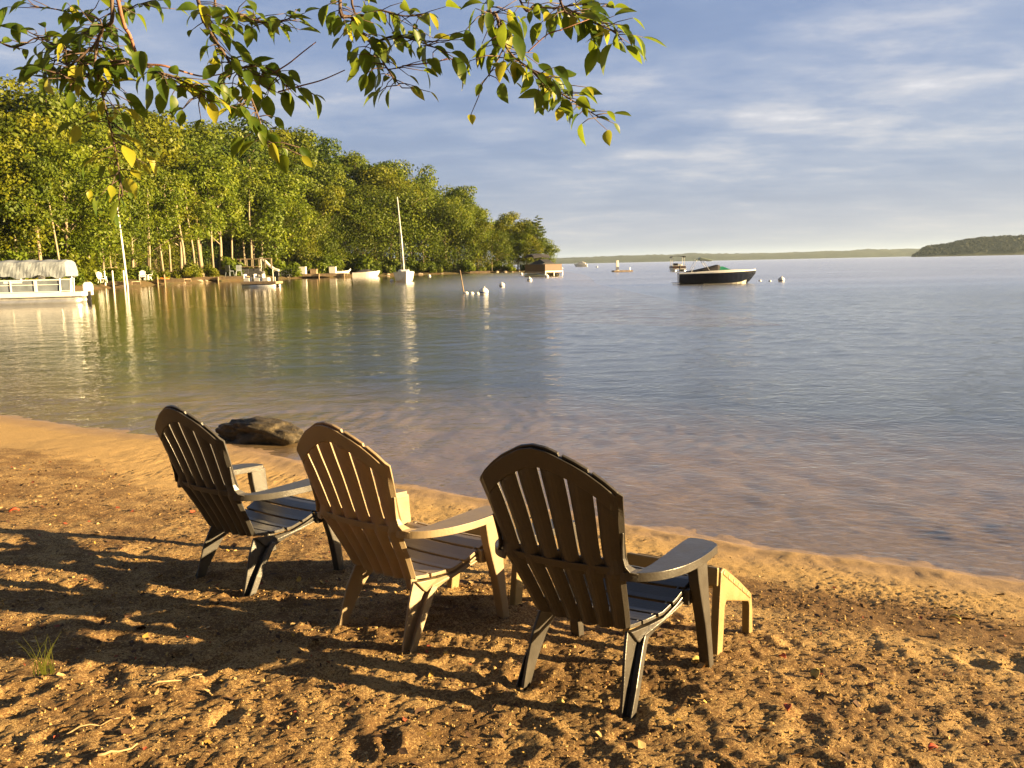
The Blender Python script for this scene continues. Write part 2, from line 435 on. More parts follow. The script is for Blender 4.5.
def grid_obj(name, X, Y, zfun, mat, attr=None):
    gx, gy = np.meshgrid(X, Y); P = np.stack([gx.ravel(), gy.ravel()], 1)
    Z = zfun(P); V = np.column_stack([P, Z])
    nx, ny = len(X), len(Y)
    i = (np.arange(ny - 1)[:, None] * nx + np.arange(nx - 1)[None]).ravel()
    Fc = np.stack([i, i + 1, i + nx + 1, i + nx], 1)
    me = bpy.data.meshes.new(name)
    me.vertices.add(len(V)); me.vertices.foreach_set('co', V.ravel())
    me.loops.add(Fc.size); me.loops.foreach_set('vertex_index', Fc.ravel())
    me.polygons.add(len(Fc)); me.polygons.foreach_set('loop_start', np.arange(0, Fc.size, 4)); me.polygons.foreach_set('loop_total', np.full(len(Fc), 4))
    me.polygons.foreach_set('use_smooth', np.ones(len(Fc), bool))
    me.update(calc_edges=True); me.materials.append(mat)
    if attr:
        a = me.attributes.new(attr[0], 'FLOAT', 'POINT'); a.data.foreach_set('value', attr[1](P).astype(np.float32))
    o = bpy.data.objects.new(name, me); COL.objects.link(o); return o

def debris(P):
    s = sdist(P); x, y = P[:, 0], P[:, 1]
    band = np.exp(-((s - 1.15 - .18 * pnoise(x * .8, y * .8)) / .28) ** 2) * sstep(.0, 1.0, x)
    up = sstep(1.35, 1.9, s) * .75
    return np.clip(band * 1.35 + up, 0, 1.4)

gX = axis(-3.4, 3.2, .0145, 1.03, 10, 1.25, 3500)
gY = axis(1.25, 5.2, .0135, 1.028, 12, 1.25, 3500)
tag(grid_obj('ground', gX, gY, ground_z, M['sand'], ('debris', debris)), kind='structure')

# lake surface
def water_z(P):
    x, y = P[:, 0], P[:, 1]
    z = np.zeros(len(P)); m = (np.abs(x) < 70) & (y > 2) & (y < 110)
    x, y = x[m], y[m]
    lee = .32 + .68 * sstep(-24, 5, x - .12 * (y - 20))                        # the point shelters the cove
    fetch = .55 + .45 * sstep(6, 20, y)
    gust = .65 + .5 * pnoise(x * .05, y * .11)
    amp = lee * fetch * np.clip(gust, .3, 1.2) * sstep(108, 60, y)
    long_ = .019 * pnoise(x * .75 + .25 * y, y * 1.05) + .0135 * pnoise(x * 1.5 - .3 * y + 7, y * 1.9)
    short = (.0085 * pnoise(x * 2.6 + .5 * y + 3, y * 3.4) + .0048 * pnoise(x * 4.6 - .8 * y, y * 5.6)) * sstep(48, 20, y)
    z[m] = amp * (long_ + short)
    return z
wX = axis(-22, 27, .095, 1.045, 60, 1.3, 4200); wY = axis(3.2, 36, .085, 1.035, 90, 1.3, 4200)
tag(grid_obj('water', wX, wY, water_z, M['water']), kind='structure')

# ------------------------------------------------------------------ the wooded point (terrain)
SHD = [(-420, 60), (-160, 72), (60, 88), (130, 112), (180, 130), (240, 150), (300, 165), (360, 175), (430, 182), (490, 188), (530, 191), (556, 192)]
OLDD = [(-420, 38), (-160, 42), (60, 45), (130, 48), (180, 54), (240, 58), (300, 66), (360, 69), (430, 76), (490, 81), (530, 85), (556, 87)]
def shore_y(px): return float(np.interp(px, *zip(*SHD)))
def S(px): return shore_y(px) / float(np.interp(px, *zip(*OLDD)))
PT = [(XX(p, y), y) for p, y in SHD]
POINT = np.array(PT + [(13, 202), (6, 218), (-20, 255), (-90, 325), (-250, 325), (-250, 60)])
def hill_z(P):
    P = P / 2.3; PO = POINT / 2.3
    s = np.where(inside(P, PO), 1, -1) * seg_dist(P, np.vstack([PO, PO[:1]]))
    s = s + .5 * pnoise(P[:, 0] * .4, P[:, 1] * .4)
    ridge = np.interp(P[:, 0], [-70, -40, -15, 2], [1.25, 1.0, .75, .4])
    z = np.interp(s, [-6, 0, .6, 2.5, 8, 20, 40], [-1.2, 0, .30, .55, 1.3, 3.6, 6.0])
    z = np.where(z > 0, z * ridge, z)
    return 2.3 * (z + .22 * fbm(P[:, 0] * .5, P[:, 1] * .5, 3) * sstep(.2, 2, s))
tag(grid_obj('hill', np.arange(-250, 20, 1.3), np.arange(56, 330, 1.3), hill_z, M['floor']), kind='structure')
def hz(x, y): return float(hill_z(np.array([[x, y]]))[0])

# ------------------------------------------------------------------ adirondack chair (local: x right, y forward, z up)
def chair_parts(root, mat):
    # backrest: one perforated shell, six slats joined by top band, waist and foot
    ZP = [.27, .36, .44, .504, .58, .65, .72, .789, .87, .942]
    YP = [.088, .045, .002, -.032, -.062, -.086, -.111, -.138, -.168, -.197]
    ZW = [.27, .38, .46, .495, .512, .53, .56, .62, .70, .789, .9]
    HW = [.192, .214, .230, .240, .256, .254, .250, .257, .270, .286, .292]
    def ztop(u): return float(np.interp(abs(u), [0, .18, .333, .5, .667, .84, 1], [.942, .934, .915, .893, .865, .829, .786]))
    us, kind = [], []
    G = .023
    for i in range(6):
        a, b = -1 + i / 3 + G, -1 + (i + 1) / 3 - G
        if i == 0: a = -1
        if i == 5: b = 1
        for k in range(7): us.append(a + (b - a) * k / 6); kind.append((i, k / 6))
    nv = 56
    zl = np.linspace(0, 1, nv); mb = MB(); nu = len(us)
    for t in zl:
        for u, (i, q) in zip(us, kind):
            zb = .27 + .022 * u * u - .012
            z = zb + t * (ztop(u) - zb)
            y = float(np.interp(z, ZP, YP)); w = float(np.interp(z, ZW, HW))
            lower = 1 - sstep(.50, .56, z); cup = 1 - .92 * float(sstep(-.10, -.045, np.array(z - ztop(u))))
            y += (-.013 * (1 - (2 * q - 1) ** 2)) * (1 + .3 * lower) * cup + .015 * u * u * (1 - lower)
            if abs(u) > .99: y += .006
            mb.v.append((u * w, y, z))
    for j in range(nv - 1):
        for k in range(nu - 1):
            z = mb.v[j * nu + k][2]; u = us[k]
            gap = kind[k][0] != kind[k + 1][0]
            if gap:
                zt = ztop((us[k] + us[k + 1]) / 2)
                if .545 < z < zt - .085 or .325 < z < .470 or z > zt - .012: continue
            mb.f.append((j * nu + k, j * nu + k + 1, (j + 1) * nu + k + 1, (j + 1) * nu + k)); mb.m.append(0)
    mb.build('backrest', mat, root, smooth=False, solid=.011, bevel=.002)
    # stiffening ribs on the rear: waist bar and the arched band under the top
    for nm, zf, hh, off in (('back_bar', lambda u: .507 + .008 * u * u, .015, -.024), ('top_band', lambda u: ztop(u) - .046, .034, -.0185)):
        rb = MB(); rings = []
        for u in np.linspace(-.97, .97, 25):
            z = zf(u); r = []
            for dz, dy in ((-hh, 0), (hh, 0), (hh, .009), (-hh, .009)):
                zz = z + dz; r.append((u * float(np.interp(zz, ZW, HW)) * .985, float(np.interp(zz, ZP, YP)) + off + dy + .015 * u * u + (.012 if abs(u) > .93 else 0), zz))
            rings.append(r)
        rb.loft(rings).build(nm, mat, root, bevel=.003)
    # seat: cross slats
    SY = [.075, .12, .20, .28, .36, .43, .475, .515, .545, .56]
    SZ = [.282, .276, .268, .274, .302, .334, .350, .350, .335, .305]
    L_ = np.concatenate([[0], np.cumsum(np.hypot(np.diff(SY), np.diff(SZ)))]); tot = L_[-1]
    st = MB(); rows = []; nsl = 6; g = .006
    for i in range(nsl):
        a, b = tot * i / nsl + g, tot * (i + 1) / nsl - g
        for k in range(4): rows.append((a + (b - a) * k / 3, i))
    xs = [-1, -.972, -.915, -.885] + list(np.linspace(-.76, .76, 8)) + [.885, .915, .972, 1]
    for l, i in rows:
        y, z = float(np.interp(l, L_, SY)), float(np.interp(l, L_, SZ)); w = float(np.interp(y, [.07, .2, .28, .36, .46, .56], [.197, .206, .227, .243, .254, .258]))
        for x in xs: st.v.append((x * w, y, z - .006 * (1 - x * x)))
    nx = len(xs)
    for j in range(len(rows) - 1):
        gap = rows[j][1] != rows[j + 1][1]
        for k in range(nx - 1):
            if gap and k not in (2, nx - 4): continue
            st.f.append((j * nx + k, j * nx + k + 1, (j + 1) * nx + k + 1, (j + 1) * nx + k)); st.m.append(0)
    st.build('seat', mat, root, solid=.014, bevel=.002)
    for s in (-1, 1):
        # rear leg running forward as the seat rail
        rl = MB(); rings = []
        for (zL, yL), (zR, yR), dR, x0, xm, x1 in (((-.03, -.014), (-.03, -.012), .026, .198, .209, .240), ((.09, .018), (.085, .050), .028, .193, .205, .236), ((.178, .043), (.155, .100), .032, .186, .200, .226), ((.225, .064), (.20, .135), .036, .180, .195, .219), ((.262, .082), (.228, .165), .040, .176, .190, .213)):
            xi, yw, zm = x0 + .012, yR + .022, (zL + zR) / 2
            rings.append([(s * x0, yL, zL), (s * xi, yL, zL), (s * xi, yw, zm), (s * (x1 - .007), yw, zR), (s * (x1 - .007), yR, zR), (s * x1, yR, zR), (s * x1, yw + .010, zR - .012), (s * x0, yw + .010, zm - .010)])
        rl.loft(rings)
        rl.prism([(.085, .262), (.128, .214), (.165, .192), (.24, .222), (.33, .254), (.43, .284), (.525, .296), (.535, .326), (.475, .332), (.43, .316), (.36, .285), (.28, .256), (.20, .249), (.12, .257)], lambda u, v, w: (s * (w + float(np.interp(u, [.1, .2, .28, .36, .46, .54], [-.054, -.048, -.028, -.012, -.001, .002]))), u, v), .232, .2550)
        rl.build('rear_leg', mat, root, bevel=.005)
        fl = MB()
        prof = [(.395, .492), (.490, .492), (.508, .30), (.546, -.03), (.506, -.03), (.484, .10), (.466, .19), (.436, .285), (.415, .36), (.402, .43)]
        fl.prism(prof, lambda u, v, w: (s * (w + .012 * (.5 - v)), u, v), .262, .306)
        fl.box((s * .252, .455, .298), (.03, .085, .06))
        fl.build('front_leg', mat, root, bevel=.006)
        ar = MB()
        inner = [(.232, -.050), (.240, -.036), (.255, -.012), (.270, .018), (.278, .06), (.275, .12), (.262, .265), (.250, .40), (.246, .462)]
        outer = [(.262, .476), (.300, .476), (.340, .462), (.366, .440), (.378, .418), (.388, .34), (.391, .26), (.387, .19), (.377, .125), (.362, .075), (.343, .034), (.320, .002), (.296, -.022), (.272, -.038), (.250, -.048)]
        def az(y): return float(np.interp(y, [-.06, .0, .15, .35, .49], [.516, .514, .513, .515, .512]))
        ol = [tuple(q) for q in bez([Vector((a, b, 0)) for a, b in inner], 3)] + [tuple(q) for q in bez([Vector((a, b, 0)) for a, b in outer[:5]], 1)] + [tuple(q) for q in bez([Vector((a, b, 0)) for a, b in outer[5:]], 3)]; ol = [(q[0], q[1]) for q in ol]
        ar.prism(ol, lambda u, v, w: (s * u, v, az(v) + w), -.030, 0)
        # fillet that carries the edge of the back into the arm
        rings = []
        for x, z, ya, yb in ((.2645, .655, -.082, -.074), (.2572, .605, -.072, -.060), (.2535, .565, -.064, -.048), (.2580, .538, -.058, -.030), (.2700, .520, -.050, -.006), (.2900, .5115, -.030, .030)):
            nx_, nz_ = (-.007, 0) if z > .55 else (-.005, -.006)
            rings.append([(s * x, ya, z), (s * x, yb, z), (s * (x + nx_), yb, z + nz_), (s * (x + nx_), ya, z + nz_)])
        ar.loft(rings)
        ar.build('armrest', mat, root, bevel=.007)

CH = [('charcoal resin beach chair nearest the camera, with the footstool peeking out on its right', 'charcoal'), ('tan beige resin beach chair in the middle of the three on the sand', 'tan'), ('dark slate resin beach chair farthest left, in front of the rock', 'slate')]
chairs = []
for p, (lab, mk) in zip(POSES, CH):
    r = empty('adirondack_chair', (0, 0, 0), label=lab, cat='chair', group='adirondack chairs on the beach')
    r.matrix_world = pose_matrix(*p)
    chair_parts(r, M[mk]); chairs.append(r)

def stool(pose, x0, x1, lab):
    r = empty('footstool', (0, 0, 0), label=lab, cat='footstool', group='tan footstools'); 
    mw = pose_matrix(*pose); 
    c = mw @ Vector(((x0 + x1) / 2, .86, 0)); c.z = float(base_z(np.array([[c.x, c.y]]))[0])
    # follow the slope of the sand at the stool
    ax = (mw.to_3x3() @ Vector((1, 0, 0))); ay = (mw.to_3x3() @ Vector((0, 1, 0)))
    q = lambda v: float(base_z(np.array([[v.x, v.y]]))[0])
    sx = (q(c + ax * .2) - q(c - ax * .2)) / .4; sy = (q(c + ay * .2) - q(c - ay * .2)) / .4
    r.matrix_world = Matrix.Translation(c) @ Matrix.Rotation(-pose[2], 4, 'Z') @ Matrix.Rotation(math.atan(sy), 4, 'X') @ Matrix.Rotation(-math.atan(sx), 4, 'Y')
    w = (x1 - x0) / 2; m = M['stool_tan']
    for s in (-1, 1):
        sd = MB()
        prof = [(-.205, -.02), (-.150, -.02), (-.142, .06), (-.136, .185), (-.120, .205), (.135, .150), (.150, .135), (.160, -.02), (.208, -.02), (.190, .12), (.172, .178), (.02, .262), (-.14, .340), (-.165, .348), (-.190, .335), (-.198, .20)]
        sd.prism(prof, lambda u, v, ww: (s * (w - ww), u, v), 0, .035)
        sd.build('side_panel', m, r, bevel=.006)
    tp = MB(); n = 6; A, B = Vector((0, -.165, .352)), Vector((0, .168, .186))
    for i in range(n):
        a, b = A.lerp(B, i / n + .008), A.lerp(B, (i + 1) / n - .008)
        rings = []
        for x in np.linspace(-w - .004, w + .004, 9):
            e = .012 if abs(x) > w * .95 else 0
            rings.append([(x, a.y, a.z - e), (x, b.y, b.z - e), (x, b.y - .01, b.z - .018 - e), (x, a.y - .01, a.z - .018 - e)])
        tp.loft(rings)
    for x in (-w * .8, w * .8): tp.prism([(-.155, .328), (.155, .172), (.15, .15), (-.16, .305)], lambda u, v, ww: (x + ww, u, v), -.01, .01)
    tp.build('top', m, r, bevel=.004)
    bk = MB(); bk.box((0, -.196, .315), (2 * w - .02, .02, .075)); bk.build('rear_apron', m, r, bevel=.005)
    return r
stool(POSES[0], -.15, .278, 'tan resin footstool standing past the right arm of the charcoal chair')
stool(POSES[1], -.19, .245, 'tan resin footstool leg seen between the tan chair and the charcoal chair')

# ------------------------------------------------------------------ rock at the water line
def blob(name, mat, seed, dims, sub=4, rough=.25, flat=False, parent=None):
    import bmesh
    bm = bmesh.new(); bmesh.ops.create_icosphere(bm, subdivisions=sub, radius=1)
    rr = np.random.default_rng(seed); o1, o2 = rr.uniform(0, 50, 2)
    from mathutils import noise as mn
    for v in bm.verts:
        c = v.co.copy()
        k = 1 + rough * mn.noise(c * 1.3 + Vector((o1, o2, 0))) + rough * .5 * mn.noise(c * 3.1 + Vector((o2, o1, 3))) + rough * .22 * mn.noise(c * 8 + Vector((o2, 1, 3)))
        c = Vector([math.copysign(abs(q) ** .8, q) for q in c]) * k
        v.co = Vector((c.x * dims[0], c.y * dims[1], c.z * dims[2]))
    me = bpy.data.meshes.new(name); bm.to_mesh(me); bm.free(); me.materials.append(mat)
    me.polygons.foreach_set('use_smooth', [not flat] * len(me.polygons))
    o = bpy.data.objects.new(name, me); COL.objects.link(o)
    if parent: o.parent = parent
    return o
rk = blob('rock', M['rock'], 5, (.40, .19, .155), 5, .42)
rk.scale = (1.16, 1.1, 1.0); p = on_z(259, 440, .02); rk.location = (p.x, p.y + .12, .055); rk.rotation_euler = (R(4), R(5), R(-12))
tag(rk, 'dark mossy boulder lying at the waterline behind the left chair', 'rock')

# ------------------------------------------------------------------ litter, twigs, grass on the sand
lr = np.random.default_rng(3)
lit = MB(); n = 0
pts = np.column_stack([lr.uniform(-4.2, 4.2, 17000), lr.uniform(1.3, 7.0, 17000)])
sd = sdist(pts); keep = lr.uniform(0, 1, len(pts)) < np.clip(debris(pts), .12, 1.2) * .75 * (sd > .45)
pts = pts[keep]; zz = ground_z(pts)
for (x, y), z in zip(pts, zz):
    L = lr.choice([.006, .009, .013, .02], p=[.4, .35, .18, .07]) * lr.uniform(.7, 1.3); W = L * lr.uniform(.35, .8)
    a = lr.uniform(0, 6.28); t1, t2 = lr.normal(0, .35, 2)
    ux, uy = math.cos(a), math.sin(a)
    mi = int(lr.choice(4, p=[.58, .27, .06, .09]))
    c = np.array([x, y, z + .003])
    u = np.array([ux, uy, t1]) * L; v = np.array([-uy, ux, t2]) * W
    up = np.array([0, 0, L * lr.uniform(.1, .35)])
    lit.add([c - u, c - .3 * u + v + up, c + u + up * .4, c + .2 * u - v], [(0, 3, 2, 1)], mi)
    lit.add([c - u - up * .2, c + .2 * u - v - (0, 0, .003), c + u - (0, 0, .003)], [(0, 1, 2)], mi)
litm = [simple('litter_brown', (.07, .035, .016), .9, .4, 30), simple('litter_tan', (.40, .27, .12), .9, .3, 30), simple('litter_red', (.26, .055, .02), .8, .3, 30), simple('litter_gold', (.42, .26, .05), .8, .3, 30)]
tag(lit.build('leaf_litter', litm, fix=False), kind='stuff')

# sand clods
cl = MB(); cp = np.column_stack([lr.uniform(-3.2, 3.2, 15000), lr.uniform(1.3, 4.2, 15000)])
cp = np.vstack([cp, np.column_stack([lr.uniform(-5, 4, 4000), lr.uniform(2.2, 7.5, 4000)])]); cp = cp[(sdist(cp) > .35 + lr.uniform(0, .9, len(cp)))]; cz = ground_z(cp)
for (x, y), z in zip(cp, cz):
    r = lr.choice([.0028, .0045, .008], p=[.62, .34, .04]) * lr.uniform(.7, 1.4)
    j = lr.uniform(.6, 1.3, 6); a0 = lr.uniform(0, 6.28)
    ring = [(x + r * j[k] * math.cos(a0 + k * 1.2566), y + r * j[k] * math.sin(a0 + k * 1.2566), z - .001) for k in range(5)]
    ring2 = [(x + .6 * r * j[k] * math.cos(a0 + k * 1.2566), y + .6 * r * j[k] * math.sin(a0 + k * 1.2566), z + r * .75 * j[5]) for k in range(5)]
    cl.loft([ring, ring2])
tag(cl.build('sand_clods', M['sand'], fix=False), kind='stuff')

def gz(px, py):
    """ground point seen at a photo position"""
    d = ray(px, py); t = 1.0
    for _ in range(60):
        P = np.array([0, 0, CAMH]) + d * t
        h = P[2] - float(base_z(np.array([P[:2]]))[0])
        t += h / max(.15, -d[2]) * .8
    return Vector(P)

leafcol = {'yellow': simple('dead_leaf_yellow', (.50, .37, .10), .7, .25, 40), 'red': simple('dead_leaf_red', (.42, .06, .02), .7, .3, 40), 'brown': simple('dead_leaf_brown', (.20, .10, .04), .8, .3, 40)}
def fallen_leaf(px, py, size, rz, mk, lab):
    c = gz(px, py); mb = MB(); n = 9
    for i in range(n):
        t = i / (n - 1); w = .42 * math.sin(math.pi * min(1, t * .96 + .02)) ** .8 * (1 - .3 * t)
        bend = .22 * math.sin(t * 3) 
        for q in (-1, -.5, 0, .5, 1): mb.v.append(((t - .5) * size, q * w * size, size * (bend + .22 * q * q)))
    for i in range(n - 1):
        for k in range(4): mb.f.append((i * 5 + k, i * 5 + k + 1, i * 5 + 6 + k, i * 5 + 5 + k)); mb.m.append(0)
    o = mb.build('fallen_leaf', leafcol[mk], smooth=True, solid=.001)
    z = float(ground_z(np.array([[c.x, c.y]]))[0])
    o.location = (c.x, c.y, z + .002); o.rotation_euler = (lr.normal(0, .2), lr.normal(0, .2), rz)
    tag(o, lab, 'leaf', 'fallen leaves on the sand')
fallen_leaf(697, 663, .045, .4, 'yellow', 'pale yellow fallen leaf beside the front right foot of the charcoal chair')
fallen_leaf(788, 711, .035, 1.2, 'red', 'bright red fallen leaf on sand at lower right')
fallen_leaf(783, 657, .035, 2.0, 'red', 'dull red fallen leaf right of the footstool')
fallen_leaf(817, 679, .05, .9, 'yellow', 'curled yellow fallen leaf right of the charcoal chair, on rough sand')
fallen_leaf(933, 750, .035, .3, 'red', 'red fallen leaf near the bottom right corner')
fallen_leaf(955, 620, .05, 2.5, 'yellow', 'greenish yellow leaf in the dark debris line at right')
fallen_leaf(340, 690, .035, 2.2, 'brown', 'brown fallen leaf in front of the tan chair')
fallen_leaf(560, 705, .03, .2, 'yellow', 'small yellow leaf between the rear feet of the charcoal chair')
fallen_leaf(14, 512, .06, .7, 'red', 'reddish leaf by the left edge on the flat sand')
fallen_leaf(870, 690, .04, 1.7, 'brown', 'brown fallen leaf on rough sand at far right')

def stick(a, b, r, lab):
    A, B = gz(*a), gz(*b); mb = MB(); path = []
    for k in range(7):
        t = k / 6; q = A.lerp(B, t); q.z = float(ground_z(np.array([[q.x, q.y]]))[0]) + r * .8 + .003
        q += Vector((0, 0, .004 * math.sin(t * 7))); path.append(q)
    zs = np.convolve([p.z for p in path], [.25, .5, .25], 'same'); 
    o = Vector(path[0]); mb.tube([p - o for p in path], [r * (1 - .5 * k / 6) for k in range(7)], 6)
    tag(mb.build('stick', simple('stick_bark', (.36, .25, .13), .8, .3, 40), smooth=True, loc=o), lab, 'stick', 'sticks on the sand')
stick((98, 762), (138, 748), .005, 'pale dry stick on the sand at lower left')
stick((150, 690), (202, 678), .004, 'thin stick at the shadow edge right of the grass tuft')
stick((60, 735), (120, 720), .003, 'thin dark twig below the grass tuft')

g = gz(45, 676); gt = MB()
for k in range(26):
    a = lr.uniform(0, 6.28); rr = lr.uniform(0, .05) * 1.0; h = lr.uniform(.06, .17); le = lr.normal(0, .35)
    bx, by = rr * math.cos(a), rr * math.sin(a) * .5; wx = .0016
    dx = le * h; dy = lr.normal(0, .3) * h
    pts_ = []
    for t in (0, .35, .7, 1):
        w = wx * (1 - t) + .0003; pts_.append(((bx + dx * t * t - w, by + dy * t * t, h * t), (bx + dx * t * t + w, by + dy * t * t, h * t)))
    vs = [p for q in pts_ for p in q]; gt.add(vs, [(2 * i, 2 * i + 1, 2 * i + 3, 2 * i + 2) for i in range(3)])
o = gt.build('grass_tuft', M['grass'], fix=False); o.location = (g.x, g.y, float(ground_z(np.array([[g.x, g.y]]))[0]) - .004)
tag(o, 'small tuft of yellow green grass growing from the sand at lower left', 'grass tuft')

# ------------------------------------------------------------------ trees of the point
def np_mesh(name, V, Fc, mat):
    me = bpy.data.meshes.new(name); k = Fc.shape[1]
    me.vertices.add(len(V)); me.vertices.foreach_set('co', V.astype(np.float32).ravel())
    me.loops.add(Fc.size); me.loops.foreach_set('vertex_index', Fc.ravel())
    me.polygons.add(len(Fc)); me.polygons.foreach_set('loop_start', np.arange(0, Fc.size, k)); me.polygons.foreach_set('loop_total', np.full(len(Fc), k))
    me.update(calc_edges=True); me.materials.append(mat); return me

def leaf_cloud(C, Nrm, size, r, aspect=.62):
    """one small bent leaf spray (2 triangles) per centre, roughly facing Nrm"""
    n = len(C)
    nr = Nrm + r.normal(0, .55, (n, 3)); nr /= np.linalg.norm(nr, axis=1, keepdims=True)
    a = np.cross(nr, r.normal(0, 1, (n, 3))); a /= np.linalg.norm(a, axis=1, keepdims=True)
    b = np.cross(nr, a)
    s = size * r.uniform(.6, 1.35, n)[:, None]
    V = np.stack([C - a * s, C - b * s * aspect + nr * s * .18, C + a * s, C + b * s * aspect + nr * s * .18], 1).reshape(-1, 3)
    Fc = np.arange(4 * n).reshape(n, 4)
    return V, Fc

def tree_proto(seed, H=10., base=.3, width=.42, lean=0, pale=False, lobes=34, nl=9500, size=.125, twin=False):
    r = np.random.default_rng(seed)
    tr = MB(); limbs = []
    stems = [(lean, 0)] if not twin else [(lean, .0), (lean * .5, .5)]
    for li, (ln, ox) in enumerate(stems):
        top = H * (.82 if li == 0 else .7)
        path = []; 
        for k in range(9):
            t = k / 8; path.append((ox + ln * t * t * 1.0 + .10 * H * .1 * math.sin(t * 5 + seed), .07 * H * .1 * math.sin(t * 4 + 2 * seed), -0.4 + t * (top + .4)))
        tr.tube(path, [.016 * H * (1 - .8 * k / 8) + .02 for k in range(9)], 7)
        for q in range(9):
            t = r.uniform(base * .85, .95); i = t * 8; k = min(7, int(i)); p0 = np.array(path[k]) + (np.array(path[k + 1]) - path[k]) * (i - k)
            an = r.uniform(0, 6.28); ln_ = H * width * r.uniform(.35, .75) * (1.1 - .5 * t)
            tip = p0 + np.array([math.cos(an) * ln_, math.sin(an) * ln_, ln_ * r.uniform(.35, .9)])
            mid = (p0 + tip) / 2 + np.array([0, 0, .08 * ln_])
            tr.tube([p0, mid, tip], [.0065 * H * (1.15 - t * .6), .004 * H * (1.1 - t * .6), .012], 5); limbs.append(tip)
    topx = stems[0][0] * .7
    cs, rs = [], []
    for k in range(lobes):
        if k < len(limbs): c = limbs[k] + r.normal(0, .02 * H, 3)
        else:
            t = r.uniform(0, 1) ** .8; an = r.uniform(0, 6.28)
            env = math.sin(math.pi * (.12 + .80 * t)) ** .75 * width * H * .5 * 1.05
            rad = env * r.uniform(.35, 1.0)
            c = np.array([topx * t + math.cos(an) * rad, math.sin(an) * rad, H * (base + (1 - base) * (.06 + .86 * t))])
        cs.append(c); rs.append(H * width * r.uniform(.13, .25))
    cs, rs = np.array(cs), np.array(rs)
    w = rs ** 2; idx = r.choice(lobes, nl, p=w / w.sum())
    d = r.normal(0, 1, (nl, 3)); d /= np.linalg.norm(d, axis=1, keepdims=True)
    rad = rs[idx] * r.uniform(.35, 1.12, nl) ** .7
    C = cs[idx] + d * rad[:, None] * np.array([1.12, 1.12, .78])
    C[:, 2] = np.clip(C[:, 2], H * base * .6, H * 1.0 + r.uniform(-.25, 0, nl))
    Vl, Fl = leaf_cloud(C, d + np.array([0, 0, .35]), size * H / 10, r)
    cm = np_mesh('crown', Vl, Fl, M['foliage'])
    tr_o = tr.build('trunk', M['bark_pale'] if pale else M['bark'], smooth=True)
    return tr_o, cm

def pine_proto(seed, H=10., base=.22, width=.36, nl=9500, size=.125):
    r = np.random.default_rng(seed); tr = MB()
    tr.tube([(0, 0, -.4), (.05, 0, H * .5), (0, .03, H * .97)], [.014 * H, .010 * H, .01], 7)
    C, D = [], []
    nb = 46
    for k in range(nb):
        t = (k + r.uniform(0, 1)) / nb; z = H * (base + (1 - base) * t); an = r.uniform(0, 6.28)
        ln = H * width * .5 * (1 - t) ** .75 * r.uniform(.6, 1.15) + .30
        tip = np.array([math.cos(an) * ln, math.sin(an) * ln, z + ln * r.uniform(-.05, .28)]); p0 = np.array([0, 0, z])
        if t < .8: tr.tube([p0, tip], [.03, .01], 4)
        m = int(nl / nb * (.35 + 1.3 * (1 - t)))
        q = r.uniform(.18, 1.08, m) ** .7
        c = p0 + (tip - p0) * q[:, None] + r.normal(0, 1, (m, 3)) * np.array([.17, .17, .085]) * ln * .8
        C.append(c); D.append(np.tile([0, 0, 1.], (m, 1)) + .6 * r.normal(0, 1, (m, 3)))
    C, D = np.vstack(C), np.vstack(D)
    Vl, Fl = leaf_cloud(C, D, size * H / 10, r, .42)
    return tr.build('trunk', M['bark'], smooth=True), np_mesh('crown', Vl, Fl, M['needles'])

protos = []
for i, kw in enumerate([dict(base=.30, width=.52), dict(base=.36, width=.46, pale=True), dict(base=.22, width=.58), dict(base=.42, width=.42, pale=True), dict(base=.26, width=.50), dict(base=.18, width=.62)]):
    protos.append(('leafy', tree_proto(100 + i, **kw)))
for i, kw in enumerate([dict(base=.10, width=.62), dict(base=.24, width=.50), dict(base=.06, width=.70)]):
    protos.append(('pine', pine_proto(200 + i, **kw)))
twin_p = ('leafy', tree_proto(150, base=.48, width=.42, lean=1.9, pale=True, twin=True))
bush_meshes = []
for i in range(4):
    r = np.random.default_rng(300 + i); cs = np.column_stack([r.uniform(-.6, .6, 9), r.uniform(-.4, .4, 9), r.uniform(.15, .75, 9)]); idx = r.integers(0, 9, 2000)
    d = r.normal(0, 1, (2000, 3)); d /= np.linalg.norm(d, axis=1, keepdims=True)
    C = cs[idx] + d * .32 * r.uniform(.4, 1.1, (2000, 1)); C[:, 2] = np.abs(C[:, 2])
    V, Fc = leaf_cloud(C, d, .07, r); bush_meshes.append((V, Fc))

for _, (t_o, _) in protos + [twin_p]:
    COL.objects.unlink(t_o)
TREES = []
TINT = {'golden': (1.32, 1.2, .8, 1), 'green': (1.0, 1.08, 1.0, 1), 'dark': (.62, .78, .9, 1), 'lime': (1.22, 1.3, .9, 1), 'rust': (1.6, 1.12, .8, 1)}
def plant(proto, px, off, top_py, tint, row, rz=None, wide=1.0):
    kind, (t_o, cm) = proto
    Y = shore_y(px) + off * S(px)
    X = XX(px, Y)
    z = hz(X, Y)
    topz = at_y(px, top_py, Y).z
    H = max(2.5, topz - z) / 10.
    rt = empty('pine_tree' if kind == 'pine' else 'broadleaf_tree', (X, Y, z), rz if rz is not None else rng.uniform(0, 6.28))
    ws = H * wide; rt.scale = (ws, ws, H)
    t = t_o.copy(); COL.objects.link(t); t.parent = rt
    c = bpy.data.objects.new('crown', cm); COL.objects.link(c); c.parent = rt
    c.color = TINT[tint]
    TREES.append((px, row, kind, tint, rt, H * 10)); return rt

